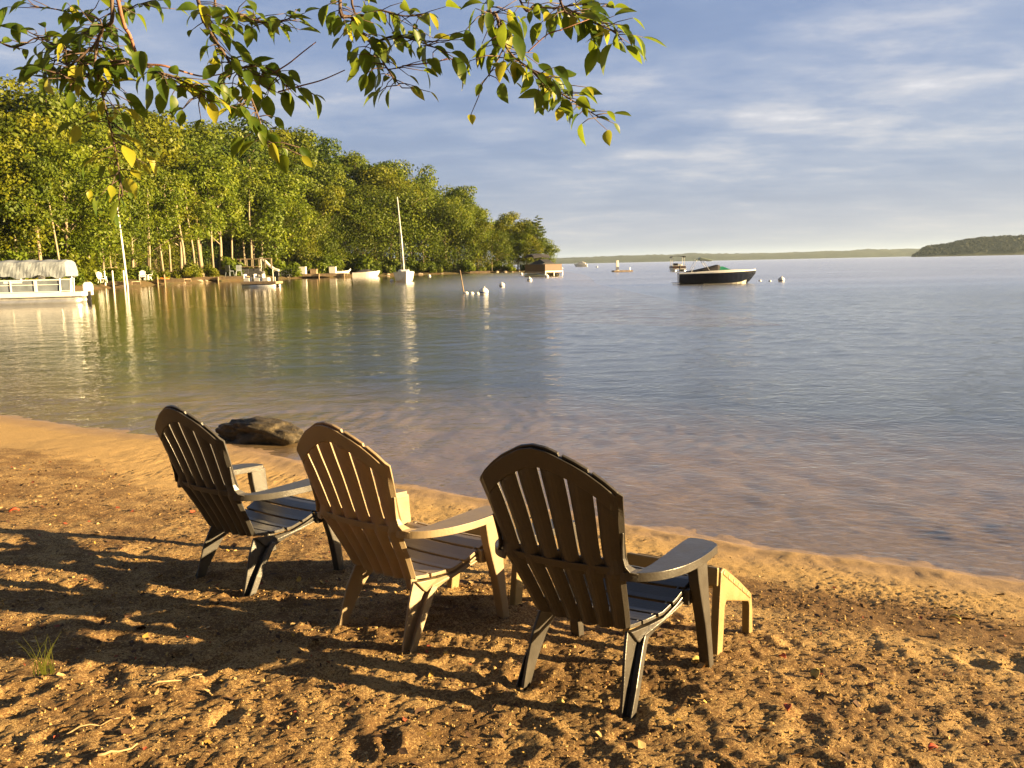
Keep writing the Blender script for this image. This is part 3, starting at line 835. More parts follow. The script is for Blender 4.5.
SKY_PX = [-120, 0, 30, 60, 100, 150, 200, 240, 270, 300, 330, 370, 400, 420, 440, 470, 500, 520, 536, 548]
SKY_PY = [60, 84, 80, 86, 103, 106, 120, 112, 118, 122, 136, 150, 152, 166, 178, 198, 212, 222, 218, 240]
def sky_y(px): return float(np.interp(px, SKY_PX, SKY_PY))
trng = np.random.default_rng(11)
def pick(seq, p): return seq[int(trng.choice(len(seq), p=p))]
# skyline row
for px in np.arange(-70, 530, 25):
    px = px + trng.uniform(-7, 7); k = int(trng.integers(0, 6)) if trng.uniform() < .8 else int(6 + trng.integers(0, 3))
    plant(protos[k], px, trng.uniform(13, 19) if px < 440 else trng.uniform(5, 8), sky_y(px) + trng.uniform(-3, 7), pick(['green', 'dark', 'golden'], [.45, .35, .2]), 'sky')
# middle row
for px in np.arange(-60, 520, 27):
    px = px + trng.uniform(-8, 8); s = sky_y(px); k = int(trng.integers(0, 6)) if trng.uniform() < .75 else int(6 + trng.integers(0, 3))
    plant(protos[k], px, trng.uniform(7, 11) if px < 440 else trng.uniform(3, 5), s + (275 - s) * trng.uniform(.10, .24), pick(['green', 'lime', 'golden', 'dark', 'rust'], [.33, .25, .22, .14, .06]), 'mid')
# front row at the shore
for px in np.arange(-50, 528, 23):
    px = px + trng.uniform(-7, 7); s = sky_y(px); k = int(trng.integers(0, 6)) if trng.uniform() < .8 else int(6 + trng.integers(0, 3))
    if 452 < px < 474: continue
    plant(protos[k], px, trng.uniform(2.8, 5.5) if px < 440 else trng.uniform(1.4, 2.6), s + (275 - s) * trng.uniform(.22, .50), pick(['green', 'lime', 'golden', 'dark'], [.34, .30, .28, .08]), 'front')
low = ('leafy', tree_proto(160, base=.04, width=.80, lobes=44, nl=8000)); low2 = ('leafy', tree_proto(161, base=.02, width=.95, lobes=44, nl=8000))
for _, (t_o, _) in (low, low2): COL.objects.unlink(t_o)
for px in np.arange(-50, 530, 21):
    px = px + trng.uniform(-6, 6); s = sky_y(px)
    plant(low if trng.uniform() < .5 else low2, px, trng.uniform(6, 10) if px < 440 else trng.uniform(2.5, 4), s + (272 - s) * trng.uniform(.52, .74), pick(['green', 'lime', 'golden', 'dark'], [.35, .25, .25, .15]), 'under')
plant(protos[2], 276, 3.2, 165, 'lime', 'front', 1.0, 1.25)
plant(twin_p, 455, 2.2, 205, 'lime', 'front', 0.3)
plant(protos[6], 538, 2.6, 216, 'green', 'tip', 2.0, 1.15)
plant(protos[0], 527, 3.6, 221, 'green', 'tip', 4.0, 1.2)
plant(protos[2], 518, 2.4, 232, 'lime', 'tip', 2.0, 1.2)
plant(protos[4], 510, 3.2, 211, 'golden', 'tip', 1.0, 1.1)
plant(protos[5], 546, 3.0, 238, 'lime', 'tip', 1.0, 1.3)
for px_, tp_, tn_ in ((302, 205, 'golden'), (318, 212, 'green'), (333, 220, 'lime'), (347, 214, 'green'), (360, 222, 'golden'), (376, 205, 'lime'), (392, 185, 'green'), (412, 196, 'lime'), (432, 200, 'golden'), (446, 205, 'green'), (466, 214, 'lime'), (482, 222, 'golden'), (497, 228, 'green')):
    plant(low if px_ % 4 else low2, px_, 1.6 if px_ > 440 else 3.0, tp_, tn_, 'front', None, .95)
LM = [(-999, 45, 'above the pontoon boat canopy'), (45, 100, 'above the pontoon boat stern'), (100, 135, 'by the tall leaning white pole'), (135, 175, 'behind the white dock chairs'), (175, 222, 'above the rocky lawn bank'), (222, 258, 'behind the dark retaining wall'), (258, 292, 'behind the white slide'), (292, 348, 'behind the long dock'), (348, 385, 'behind the covered runabout'), (385, 412, 'behind the sailing boat'), (412, 450, 'right of the sailing boat'), (450, 480, 'behind the thin marker pole'), (480, 526, "near the point's outer end"), (526, 999, "at the point's tip")]
ROW = {'under': 'low under the crowns', 'sky': 'on the skyline', 'mid': 'in the middle row', 'front': 'at the shore', 'tip': 'at the shore'}
TN = {'golden': 'golden green', 'green': 'mid green', 'dark': 'dark green', 'lime': 'bright green', 'rust': 'rusty tinged'}
byl = {}
for t in TREES:
    lm = next(l for a, b, l in LM if a <= t[0] < b)
    byl.setdefault(f"{TN[t[3]]} {'pine' if t[2] == 'pine' else 'leafy'} tree {ROW[t[1]]}, {lm}", []).append(t)
for lab, ts in byl.items():
    ts.sort(key=lambda t: t[0])
    for i, t in enumerate(ts):
        w = lab if len(ts) == 1 else lab + [', left one', ', right one'][i] if len(ts) == 2 else lab + ([', leftmost', ', second from left', ', third from left', ', fourth from left', ', fifth from left', ', sixth from left'][i])
        tag(t[4], w, 'tree', 'trees on the wooded point')

bm_list = [np_mesh('shrub', V, Fc, M['foliage']) for V, Fc in bush_meshes]
SHR = []
for i, px in enumerate(np.arange(-30, 545, 15)):
    px = px + trng.uniform(-5, 5)
    Y = shore_y(px) + trng.uniform(.5, 2.2) * S(px); X = XX(px, Y)
    o = bpy.data.objects.new('shrub', bm_list[i % 4]); COL.objects.link(o); sc_ = trng.uniform(.9, 1.9) * (1 if px < 430 else .8) * S(px)
    o.location = (X, Y, hz(X, Y) - .05); o.rotation_euler = (0, 0, trng.uniform(0, 6.28)); o.scale = (sc_, sc_, sc_ * trng.uniform(.7, 1.15))
    o.color = TINT[pick(['lime', 'golden', 'green', 'rust'], [.36, .28, .28, .08])]
    SHR.append((px, o))
bys = {}
for px, o in SHR: bys.setdefault(next(l for a, b, l in LM if a <= px < b), []).append(o)
for lm, os_ in bys.items():
    for i, o in enumerate(os_):
        tag(o, f'low bush at the far shore {lm}' + ('' if len(os_) == 1 else [', leftmost', ', second from left', ', third from left', ', fourth from left', ', fifth from left', ', sixth from left', ', seventh from left'][i]), 'bush', 'bushes along the far shore')

# slim bare trunks between the big ones
slim = MB(); slim.tube([(0, 0, -.3), (.06, 0, 2), (.02, .05, 4.2), (.1, 0, 6)], [.075, .06, .045, .02], 6); slim_o = slim.build('tree_trunk', M['bark_pale'], smooth=True); COL.objects.unlink(slim_o)
SL = []
for px in [18, 62, 92, 104, 112, 150, 164, 171, 186, 196, 204, 214, 232, 246, 252, 262, 306, 322, 338, 350, 372, 384, 424, 436, 478, 492, 500]:
    Y = shore_y(px) + trng.uniform(1.6, 4.5) * (1 if px < 440 else .5) * S(px); X = XX(px, Y)
    o = slim_o.copy(); COL.objects.link(o); s = trng.uniform(.75, 1.25) * (1 if px < 300 else .8 if px < 440 else .5) * S(px)
    o.location = (X, Y, hz(X, Y)); o.rotation_euler = (trng.normal(0, .03), trng.normal(0, .04), trng.uniform(0, 6.28)); o.scale = (s * trng.uniform(.8, 1.7),) * 2 + (s,)
    SL.append((px, o))
bys = {}
for px, o in SL: bys.setdefault(next(l for a, b, l in LM if a <= px < b), []).append(o)
for lm, os_ in bys.items():
    for i, o in enumerate(os_):
        tag(o, f'slim pale trunk under the crowns {lm}' + ('' if len(os_) == 1 else [', leftmost', ', second from left', ', third from left', ', fourth from left'][i]), 'tree trunk', 'slim trunks at the forest edge')

# unseen woods added behind the camera to block sky light from the chair backs
wr_ = np.random.default_rng(44); V_, F_ = [], []
wb = MB(); Cs, Ds = [], []
for i in range(26):
    x, y, h = -30 + i * 1.7 + wr_.uniform(-.6, .6), wr_.uniform(-11, -5.5), wr_.uniform(7, 11)
    wb.tube([(x, y, .5), (x + .1, y, h * .5), (x, y + .1, h * .85)], [.16, .11, .04], 6)
    n_ = 1500; d = wr_.normal(0, 1, (n_, 3)); d /= np.linalg.norm(d, axis=1, keepdims=True)
    c = np.stack([x + 1.7 * d[:, 0] * wr_.uniform(.3, 1, n_), y + 1.5 * d[:, 1] * wr_.uniform(.3, 1, n_), h * .52 + h * .47 * d[:, 2] * wr_.uniform(.3, 1, n_)], 1)
    Cs.append(c); Ds.append(d)
Vw, Fw = leaf_cloud(np.vstack(Cs), np.vstack(Ds), .30, wr_)
nb_ = len(wb.v); meW = bpy.data.meshes.new('sky_blocker_woods'); meW.from_pydata(wb.v + [tuple(p) for p in Vw], [], wb.f + [tuple(int(j) + nb_ for j in f) for f in Fw])
meW.materials.append(M['bark']); meW.materials.append(M['needles']); meW.polygons.foreach_set('material_index', [0] * len(wb.f) + [1] * len(Fw)); meW.update()
ow = bpy.data.objects.new('sky_blocker_woods', meW); COL.objects.link(ow); ow.color = TINT['green']; tag(ow, kind='stuff')

# ------------------------------------------------------------------ far shores
def ridge_mesh(name, x0, x1, Y, hfun, depth, step, mat, amp, skew=0):
    X = np.arange(x0, x1, step); Yv = np.linspace(Y, Y + depth, 16)
    def z(P):
        t = (P[:, 1] - Y) / depth
        prof = np.clip(np.sin(np.pi * np.clip(t * 1.15, 0, 1)), 0, 1) ** .55
        h = hfun(P[:, 0] - skew * (P[:, 1] - Y))
        return h * prof + amp * np.abs(pnoise(P[:, 0] / step / 2.1, P[:, 1] / step / 2.1)) * (h > .5) * prof + amp * .7 * pnoise(P[:, 0] / step / 6, t * 5) * (h > .5) * prof - .4
    return grid_obj(name, X, Yv, z, mat)
DF = 3200.
def pxX(px, Y): return XX(px, Y)
hp = [-600, 300, 540, 560, 600, 660, 700, 740, 780, 810, 850, 890, 915, 960, 1100, 1600]
hh = [24, 24, 24, 23, 25, 28, 30, 27, 25, 26, 29, 31, 31, 30, 26, 26]
far = ridge_mesh('hills', pxX(-400, DF), pxX(1500, DF), DF, lambda x: np.interp(x, [pxX(p, DF) for p in hp], hh), 500, 15, M['far_hill'], 5.5); tag(far, kind='structure')
DH = 1300.
hp2 = [905, 912, 916, 924, 935, 946, 953, 968, 979, 1000, 1021, 1100, 1300]
hh2 = [0, 0, 5, 15, 16.5, 18, 21, 25.5, 27, 28.5, 29.5, 32, 34]
hd = ridge_mesh('headland', pxX(908, DH), pxX(1500, DH), DH, lambda x: np.interp(x, [pxX(p, DH) for p in hp2], hh2), 190, 5, M['far_wood'], 1.5, .55); tag(hd, kind='structure')
# its woods: crowns too far to tell apart
fr_ = np.random.default_rng(9); V_, F_ = [], []
nC = 1900
cx = fr_.uniform(pxX(914, DH), pxX(1160, DH), nC); cyv = fr_.uniform(DH + 2, DH + 150, nC)
def head_z(x, y):
    t = (y - DH) / 190; return np.interp(x - .55 * (y - DH), [pxX(p, DH) for p in hp2], hh2) * np.clip(np.sin(np.pi * np.clip(t * 1.15, 0, 1)), 0, 1) ** .55
cz_ = head_z(cx, cyv); ok = cz_ > .6; cx, cyv, cz_ = cx[ok], cyv[ok], cz_[ok]
per = 26; nC = len(cx); d = fr_.normal(0, 1, (nC, per, 3)); d /= np.linalg.norm(d, axis=2, keepdims=True)
rad = fr_.uniform(2.0, 4.2, nC)
C = np.stack([cx, cyv, cz_ + .6], 1)[:, None, :] + d * rad[:, None, None] * np.array([1, 1, .9])
V, Fc = leaf_cloud(C.reshape(-1, 3), d.reshape(-1, 3), 1.5, fr_)
fo = bpy.data.objects.new('far_wood', np_mesh('far_wood', V, Fc, M['far_wood'])); COL.objects.link(fo); tag(fo, kind='stuff')

exec_later = True
# ------------------------------------------------------------------ boats
def hull_rings(L, W, D, rake=.12, flat=.35, n=13, stern_w=.86, sheer=.25):
    """half sections from stern (x=-L/2) to bow (x=L/2); returns list of (x, halfwidth, keel z, sheer z)"""
    out = []
    for i in range(n):
        t = i / (n - 1)
        w = W / 2 * (stern_w + (1 - stern_w) * min(1, t * 2.2)) * (1 - max(0, (t - .45) / .55) ** 2.3)
        k = -D * .35 * (1 - max(0, (t - .55) / .45) ** 2.2)
        s = D * .65 * (1 + sheer * t * t)
        k = k + (s - k - .04) * max(0, (t - .80) / .20) ** 2.0 * .8
        out.append((-L / 2 + L * t, max(w, .02), k, s))
    return out

def motor(root, x, z, s=1.0, cowl='black'):
    mt = MB()
    mt.loft([[(x + dx * s * k, dy * s * k2, z + zz * s) for dx, dy in ((-.17, -.13), (.17, -.13), (.20, 0), (.17, .13), (-.17, .13), (-.2, 0))] for zz, k, k2 in ((.0, .85, .85), (.08, 1, 1), (.28, .95, .95), (.38, .6, .65))])
    o = mt.build('outboard_motor', M[cowl], root, bevel=.02 * s)
    lg = MB(); lg.box((x, 0, z - .30 * s), (.14 * s, .10 * s, .62 * s), taper=1.2); lg.box((x - .05 * s, 0, z - .56 * s), (.34 * s, .05 * s, .04 * s)); lg.box((x, 0, z - .66 * s), (.26 * s, .09 * s, .1 * s))
    lg.build('motor_leg', M['black'], o, bevel=.01 * s); return o

# large pontoon boat at the left edge
P, q_, k = spot(83, 303)
Lp = 6.8; Wp = 1.6; rzp = R(13)
b = empty('pontoon_boat', (P.x - q_ * (math.cos(rzp) * Lp / 2 + math.sin(rzp) * Wp / 2), P.y + q_ * (-math.sin(rzp) * Lp / 2 + math.cos(rzp) * Wp / 2), 0), rzp, q_, label='long white pontoon boat under a grey canopy at the left edge', cat='boat')
for yy in (-Wp / 2 + .24, Wp / 2 - .24):
    t = MB(); t.tube([(-Lp / 2 + .02, yy, .06), (-Lp / 2 + .2, yy, .06), (Lp / 2 - .75, yy, .06), (Lp / 2 - .30, yy, .07), (Lp / 2 - .05, yy, .14)][::1], [.2, .21, .21, .19, .05], 14); t.build('pontoon', M['alu'], b, smooth=True)
t = MB(); t.box((0, 0, .345), (Lp, Wp, .17)); t.build('deck', M['white'], b, bevel=.02)
fx0, fx1 = -Lp / 2 + .15, Lp / 2 - .75
for yy in (-Wp / 2 + .06, Wp / 2 - .06):
    t = MB(); zt = .90
    t.box(((fx0 + fx1) / 2, yy, zt), (fx1 - fx0, .045, .045)); t.box(((fx0 + fx1) / 2, yy, .455), (fx1 - fx0, .04, .03)); t.box(((fx0 + fx1) / 2, yy, .72), (fx1 - fx0, .03, .025))
    n = 7
    for i in range(n + 1):
        x = fx0 + (fx1 - fx0) * i / n; t.box((x, yy, .68), (.045 if i % 2 else .10, .046, .44))
    t.build('rail', M['white'], b, bevel=.006)
    t = MB(); t.box(((fx0 + fx1) / 2, yy * .985, .67), (fx1 - fx0 - .02, .012, .40))
    t.box((fx1 - 1.6, yy * .995, .84), (.62, .016, .09), mi=1)
    t.build('side_panel', [M['panel'], M['white']], b)
t = MB()
for x in (fx1 - .5, fx1 - 1.2, fx1 - 2.6, fx1 - 3.6, fx1 - 4.4):
    t = MB(); t.box((x, -.35, .64), (.55, .5, .42)); t.box((x - .22, -.35, .95), (.12, .5, .36)); t.build('bench_seat', M['white_plastic'], b, bevel=.04)
# canopy: ribbed cloth with a wavy skirt
t = MB(); nx_, prof_ = 60, [(y * .72, z) for y, z in [(-1.10, 1.02), (-1.10, 1.2), (-1.06, 1.45), (-.95, 1.58), (-.5, 1.65), (0, 1.67), (.5, 1.65), (.95, 1.58), (1.06, 1.45), (1.10, 1.2), (1.10, 1.02)]]
cx0, cx1 = -Lp / 2 + .05, Lp / 2 - .52
rings = []
for i in range(nx_ + 1):
    q = i / nx_; x = cx0 + (cx1 - cx0) * q; sag = .03 * math.sin(q * math.pi * 9) ** 2
    edge = .12 * max(0, abs(q - .5) * 2 - .96) / .04
    rings.append([(x + .02 * math.sin(q * 50 + z * 7), y * (1 - .02 * math.sin(q * 70 + z * 9)), z - sag * (1 if z > 1.4 else .3) - edge * (z - 1.0) * .5 + (.05 * math.sin(q * 31) + .03 * math.sin(q * 83) if z < 1.1 else 0)) for y, z in prof_])
t.loft(rings, False, 0, False)
t.add(rings[-1], [tuple(range(len(prof_)))]); t.add(rings[0], [tuple(range(len(prof_)))])
t.build('canopy', M['canvas_grey'], b, smooth=False, solid=.015)
for x in (cx0 + .3, (cx0 + cx1) / 2, cx1 - .25):
    for yy in (-.75, .75):
        t = MB(); t.tube([(x, yy, .43), (x + .06, yy, 1.3)], .02, 6); t.build('canopy_pole', M['alu'], b)
motor(b, Lp / 2 + .02, .42, .95, 'white')
for dx in (-.42, -.30):
    t = MB(); t.tube([(Lp / 2 + dx, -Wp / 2 + .1, .40), (Lp / 2 + dx + .04, -Wp / 2 + .1, .95)], .022, 6); t.build('ladder_rail', M['white'], b)

# navy runabout
P, q_, k = spot(719, 284); L = 76 * k
sb = empty('speedboat', (P.x, P.y + .6 * q_, 0), R(-6), q_, label='dark navy speedboat with white deck moored on open water', cat='boat')
hr = hull_rings(L, 1.55, 1.06, n=17, sheer=.20)
t = MB(); rings = []
for x, w, kz, s in hr:
    ch = kz + (s - kz) * .42
    rings.append([(x, 0, kz), (x, -w * .78, ch - .05 * 1), (x, -w * .97, s * .80), (x, -w, s), (x, w, s), (x, w * .97, s * .80), (x, w * .78, ch - .05), (x, 0, kz)])
t.loft(rings)
for i, f in enumerate(t.f):
    c = np.mean([t.v[j] for j in f], 0)
    if c[2] < .10 and c[0] > -.2 * L and len(f) == 4: t.m[i] = 1
t.build('hull', [M['navy'], M['white']], sb, smooth=False, bevel=.0)
t = MB(); rings = []
for i, (x, w, kz, s) in enumerate(hr):
    u = i / (len(hr) - 1); hcr = .07 + .09 * math.sin(math.pi * min(1, u * 1.05)) * (1 if u > .2 else .7)
    rings.append([(x, -w * 1.015, s - .025), (x, -w * 1.0, s + .03), (x, -w * .72, s + hcr * .8), (x, 0, s + hcr), (x, w * .72, s + hcr * .8), (x, w, s + .03), (x, w * 1.015, s - .025)])
t.loft(rings, True); t.build('deck', M['white'], sb, smooth=False)
zs = 1.06 * .65
t = MB(); rings = []
for x, w, h in ((-.42 * L, .50, .02), (-.30 * L, .56, .10), (-.12 * L, .56, .28), (.0 * L, .52, .42), (.03 * L, .47, .36)):
    rings.append([(x, -w, zs + .10), (x, -w * .8, zs + .10 + h), (x, w * .8, zs + .10 + h), (x, w, zs + .10)])
t.loft(rings); t.build('cockpit_cover', M['canvas_dark'], sb, bevel=.02)
t = MB(); t.loft([[(.0 * L, -.50, zs + .16), (-.03 * L, -.42, zs + .42), (-.03 * L, .42, zs + .42), (.0 * L, .50, zs + .16)], [(.17 * L, -.30, zs + .20), (.07 * L, -.32, zs + .40), (.07 * L, .32, zs + .40), (.17 * L, .30, zs + .20)]]); t.build('windshield', M['tint'], sb, bevel=.01)
t = MB()
for yy in (-.55, .55): 
    t.tube([(-.10 * L, yy, zs + .12), (-.22 * L, yy, zs + .95)], .018, 6); t.tube([(-.34 * L, yy, zs + .1), (-.27 * L, yy, zs + .9)], .014, 6)
t.tube([(-.22 * L, -.55, zs + .95), (-.22 * L, .55, zs + .95)], .018, 6)
t.build('bimini_frame', M['alu'], sb)
t = MB(); t.loft([[(-.26 * L, y, zs + .86), (-.22 * L, y, zs + 1.0), (-.06 * L, y, zs + .80), (-.10 * L, y, zs + .74)] for y in (-.6, 0, .6)]); t.build('bimini', [simple('pale_green_canvas', (.30, .36, .30), .8, .15, 5)], sb, bevel=.02)
t = MB(); t.box((-L / 2 - .16, 0, .10), (.42, 1.2, .05)); t.build('swim_platform', M['white'], sb, bevel=.01)

# fishing pontoon end-on with bimini, further out
P, q_, k = spot(680, 271.3)
pb = empty('pontoon_boat', (P.x, P.y + 1.4 * q_, 0), R(86), q_, label='small pontoon boat seen end on behind the speedboat stern', cat='boat')
for yy in (-.52, .52):
    t = MB(); t.tube([(-1.7, yy, .05), (1.5, yy, .05), (1.75, yy, .14)], [.16, .16, .05], 10); t.build('pontoon', M['alu'], pb, smooth=True)
t = MB(); t.box((0, 0, .27), (3.4, 1.5, .11)); t.build('deck', M['white'], pb, bevel=.01)
t = MB()
for x in (-1.6, 1.6): t.box((x, 0, .62), (.04, 1.4, .05)); t.box((x, 0, .46), (.03, 1.4, .22), mi=1)
for yy in (-.7, .7): t.box((0, yy, .62), (3.2, .04, .05)); t.box((0, yy, .46), (3.2, .03, .22), mi=1)
t.build('fence', [M['white'], M['maroon']], pb)
t = MB(); t.box((.7, -.3, .55), (.5, .5, .5)); t.build('bench_seat', M['white_plastic'], pb, bevel=.03)
t = MB(); t.box((-.6, .3, .6), (.5, .5, .6)); t.build('console', M['black'], pb, bevel=.03)
for x, yy in ((-.9, -.66), (-.9, .66), (.9, -.66), (.9, .66)):
    t = MB(); t.tube([(x, yy, .3), (x * .9, yy, 1.62)], .025, 6); t.build('bimini_pole', M['alu'], pb)
t = MB(); t.loft([[(x, -.78, 1.55), (x, -.7, 1.66), (x, 0, 1.72), (x, .7, 1.66), (x, .78, 1.55)] for x in (-1.1, -.5, .5, 1.1)], False, 0, False); t.build('bimini', M['canvas_dark'], pb, solid=.03)
motor(pb, -1.85, .35, .7)

# maroon pontoon boat at the tip of the point
P, q_, k = spot(546, 276.6)
mb_ = empty('pontoon_boat', (P.x - .2 * q_, P.y + 1.1 * q_, 0), R(-62), q_, label='brown sided pontoon boat with black cover off the tip of the wooded point', cat='boat')
for yy in (-.62, .62):
    t = MB(); t.tube([(-1.9, yy, .10), (1.4, yy, .10), (1.72, yy, .2)], [.18, .18, .05], 10); t.build('pontoon', M['alu'], mb_, smooth=True)
t = MB(); t.box((0, 0, .38), (3.6, 1.75, .12)); t.build('deck', M['wood'], mb_, bevel=.01)
t = MB()
for x in (-1.7, 1.72): t.box((x, 0, .74), (.05, 1.66, .60))
for yy in (-.82, .82): t.box((0, yy, .74), (3.4, .05, .60))
t.build('fence', M['maroon'], mb_, bevel=.01)
t = MB(); t.loft([[(x, -.8 * w, 1.04), (x, -.4 * w, 1.04 + h), (x, .4 * w, 1.04 + h), (x, .8 * w, 1.04)] for x, w, h in ((-1.65, 1, .02), (-.6, 1, .30), (.2, 1, .42), (1.0, .9, .12))]); t.build('mooring_cover', M['canvas_dark'], mb_, bevel=.02)
t = MB(); t.loft([[(x, -.8, z), (x, 0, z + .08), (x, .8, z)] for x, z in ((-1.9, 1.66), (-1.2, 1.84), (-.5, 1.80), (-.2, 1.62))], False, 0, False); t.build('bimini', M['canvas_dark'], mb_, solid=.14)
for yy in (-.75, .75):
    t = MB(); t.tube([(.3, yy, 1.0), (-.3, yy, 1.62)], .02, 6); t.build('bimini_pole', M['black'], mb_)
    t = MB(); t.tube([(-1.5, yy, 1.0), (-1.6, yy, 1.62)], .02, 6); t.build('bimini_pole', M['black'], mb_)
t = MB()
for yy in (-.83, 0, .83): t.box((1.83, yy, .24), (.05, .07, .36))
t.box((1.83, 0, .44), (.05, 1.75, .08)); t.build('bow_frame', M['white'], mb_)

# sailing boat
P, q_, k = spot(400.5, 282.2)
sl = empty('sailing_boat', (P.x, P.y + 1.9 * q_, 0), R(-78), q_, label='white sailing boat with bare mast moored off the wooded shore', cat='boat')
hr = hull_rings(4.2, 1.45, .95, n=13, sheer=.2, stern_w=.7)
t = MB(); t.loft([[(x, 0, kz), (x, -w * .8, kz + (s - kz) * .4), (x, -w, s), (x, w, s), (x, w * .8, kz + (s - kz) * .4)] for x, w, kz, s in hr]); t.build('hull', M['white'], sl, smooth=False)
t = MB(); t.loft([[(x, -w, .6), (x, -w * .8, .6 + h), (x, w * .8, .6 + h), (x, w, .6)] for x, w, h in ((-.5, .42, .2), (.2, .42, .24), (.9, .28, .14))]); t.build('cabin', M['white_plastic'], sl, bevel=.02)
t = MB(); t.tube([(.35, 0, .6), (.30, -.10, 3.2), (.24, -.26, 5.75)], [.052, .05, .034], 8); t.build('mast', M['white'], sl, smooth=True)
t = MB(); t.tube([(.3, 0, 1.15), (-1.5, 0, 1.10)], .06, 8); t.build('boom', M['canvas_grey'], sl, smooth=True)
t = MB(); t.tube([(2.0, 0, .78), (.25, -.24, 5.5)], .008, 4); t.build('forestay', M['alu'], sl)
t = MB(); t.tube([(-2.0, 0, .62), (.25, -.24, 5.6)], .008, 4); t.build('backstay', M['alu'], sl)

# covered runabout by the shore
P, q_, k = spot(365, 276.6)
cr_ = empty('motorboat', (P.x, P.y + .7 * q_, 0), R(6), q_, label='small runabout under a black cover left of the sailing boat', cat='boat')
hr = hull_rings(27 * k, 1.0, .55, n=11, sheer=.3)
t = MB(); t.loft([[(x, 0, kz), (x, -w * .85, kz + .14), (x, -w, s), (x, w, s), (x, w * .85, kz + .14)] for x, w, kz, s in hr]); t.build('hull', M['white'], cr_)
t = MB(); t.loft([[(x, -w, .33), (x, -w * .6, .33 + h), (x, w * .6, .33 + h), (x, w, .33)] for x, w, h in ((-.95, .46, .05), (-.4, .48, .26), (.15, .46, .30), (.75, .3, .06))]); t.build('cockpit_cover', M['canvas_dark'], cr_, bevel=.02)

# far white motor boat
P, q_, k = spot(581, 266.9)
fb = empty('motorboat', (P.x, P.y + .5 * q_, 0), R(170), q_, label='far white cabin motorboat right of the wooded point', cat='boat')
hr = hull_rings(2.0, .9, .6, n=9, sheer=.3)
t = MB(); t.loft([[(x, 0, kz), (x, -w * .85, kz + .14), (x, -w, s), (x, w, s), (x, w * .85, kz + .14)] for x, w, kz, s in hr]); t.build('hull', M['white'], fb)
t = MB(); t.loft([[(x, -.35, .36), (x, -.3, .36 + h), (x, .3, .36 + h), (x, .35, .36)] for x, h in ((-.75, .25), (-.3, .42), (.3, .38), (.55, .05))]); t.build('cabin', M['white_plastic'], fb, bevel=.03)

# swim raft with a white post
P, q_, k = spot(623, 272.4)
sr = empty('swim_raft', (P.x, P.y + .6 * q_, 0), R(5), q_, label='flat swim raft with a white post out on the lake', cat='raft')
t = MB(); t.box((0, 0, .13), (19 * k, 1.3, .16)); t.build('raft_deck', M['wood'], sr, bevel=.01)
t = MB(); t.box((-.26 * 19 * k, 0, .72), (.30, .24, 1.10), taper=.85); t.build('post', M['white'], sr, bevel=.02)
t = MB(); t.tube([(.85, 0, .2), (.85, 0, .5)], .025, 6); t.build('ladder_post', M['alu'], sr)

# fishing raft with outboard in front of the wall
P, q_, k = spot(259, 287); L = 36 * k
fr2 = empty('fishing_boat', (P.x, P.y + .6 * q_, 0), R(-4), q_, label='small deck boat with white seats and black outboard by the dark wall', cat='boat')
for yy in (-.42, .42):
    t = MB(); t.tube([(-L / 2 + .05, yy, .04), (L / 2 - .1, yy, .04)], .14, 10); t.build('pontoon', M['alu'], fr2, smooth=True)
t = MB(); t.box((0, 0, .23), (L, 1.15, .14)); t.build('deck', M['wood'], fr2, bevel=.01)
for x in (-.75, -.15, .35):
    t = MB(); t.box((x, -.2, .42), (.34, .4, .2)); t.box((x - .15, -.2, .6), (.07, .4, .28)); t.build('seat', M['white_plastic'], fr2, bevel=.02)
motor(fr2, L / 2 - .12, .55, .85)

# ------------------------------------------------------------------ buoys
by0 = empty('mooring_buoy', (0, 0, 0)); t = MB(); t.ball((0, 0, .10), .2, 14, 10, sq=(1, 1, .95)); t.build('float', M['white_plastic'], by0, smooth=True)
t = MB(); t.loft([[(r_ * math.cos(a * math.pi / 7), r_ * math.sin(a * math.pi / 7), z) for a in range(14)] for r_, z in ((.197, .075), (.203, .1), (.197, .125))], False); t.build('band', M['blue'], by0)
t = MB(); t.tube([(0, 0, .26), (0, 0, .34)], .03, 6); t.build('eye', M['alu'], by0)
BU = [(483.5, 294.5, 9.5, 'large white mooring buoy at the end of the small float line'), (502, 287, 6, 'white mooring buoy off the end of the wooded point, middle of three'), (529.5, 281.5, 5.5, 'white mooring buoy just left of the brown pontoon boat'), (546.5, 277.8, 4.5, 'white mooring buoy against the brown pontoon boat'), (392, 282, 4, 'white mooring buoy beside the sailing boat hull'), (429.5, 276.8, 3.2, 'small white buoy right of the sailing boat'), (781, 281.6, 6.5, 'white mooring buoy right of the speedboat bow'), (521.5, 275, 3.2, 'small pinkish white buoy near the shore at the point'), (562, 269, 2.2, 'tiny white buoy between the point and the far motorboat'), (597, 267.5, 2, 'tiny white buoy right of the far motorboat')]
for i, (px, py, wpx, lab) in enumerate(BU):
    c = by0 if i == 0 else copy_tree(by0)
    P = on_z(px, py); s = wpx * P.y / F / .4; c.location = (P.x, P.y, 0); c.scale = (s,) * 3; c.rotation_euler = (.1, .15 * (-1) ** i, i)
    tag(c, lab, 'buoy', 'mooring buoys')
fl0 = None
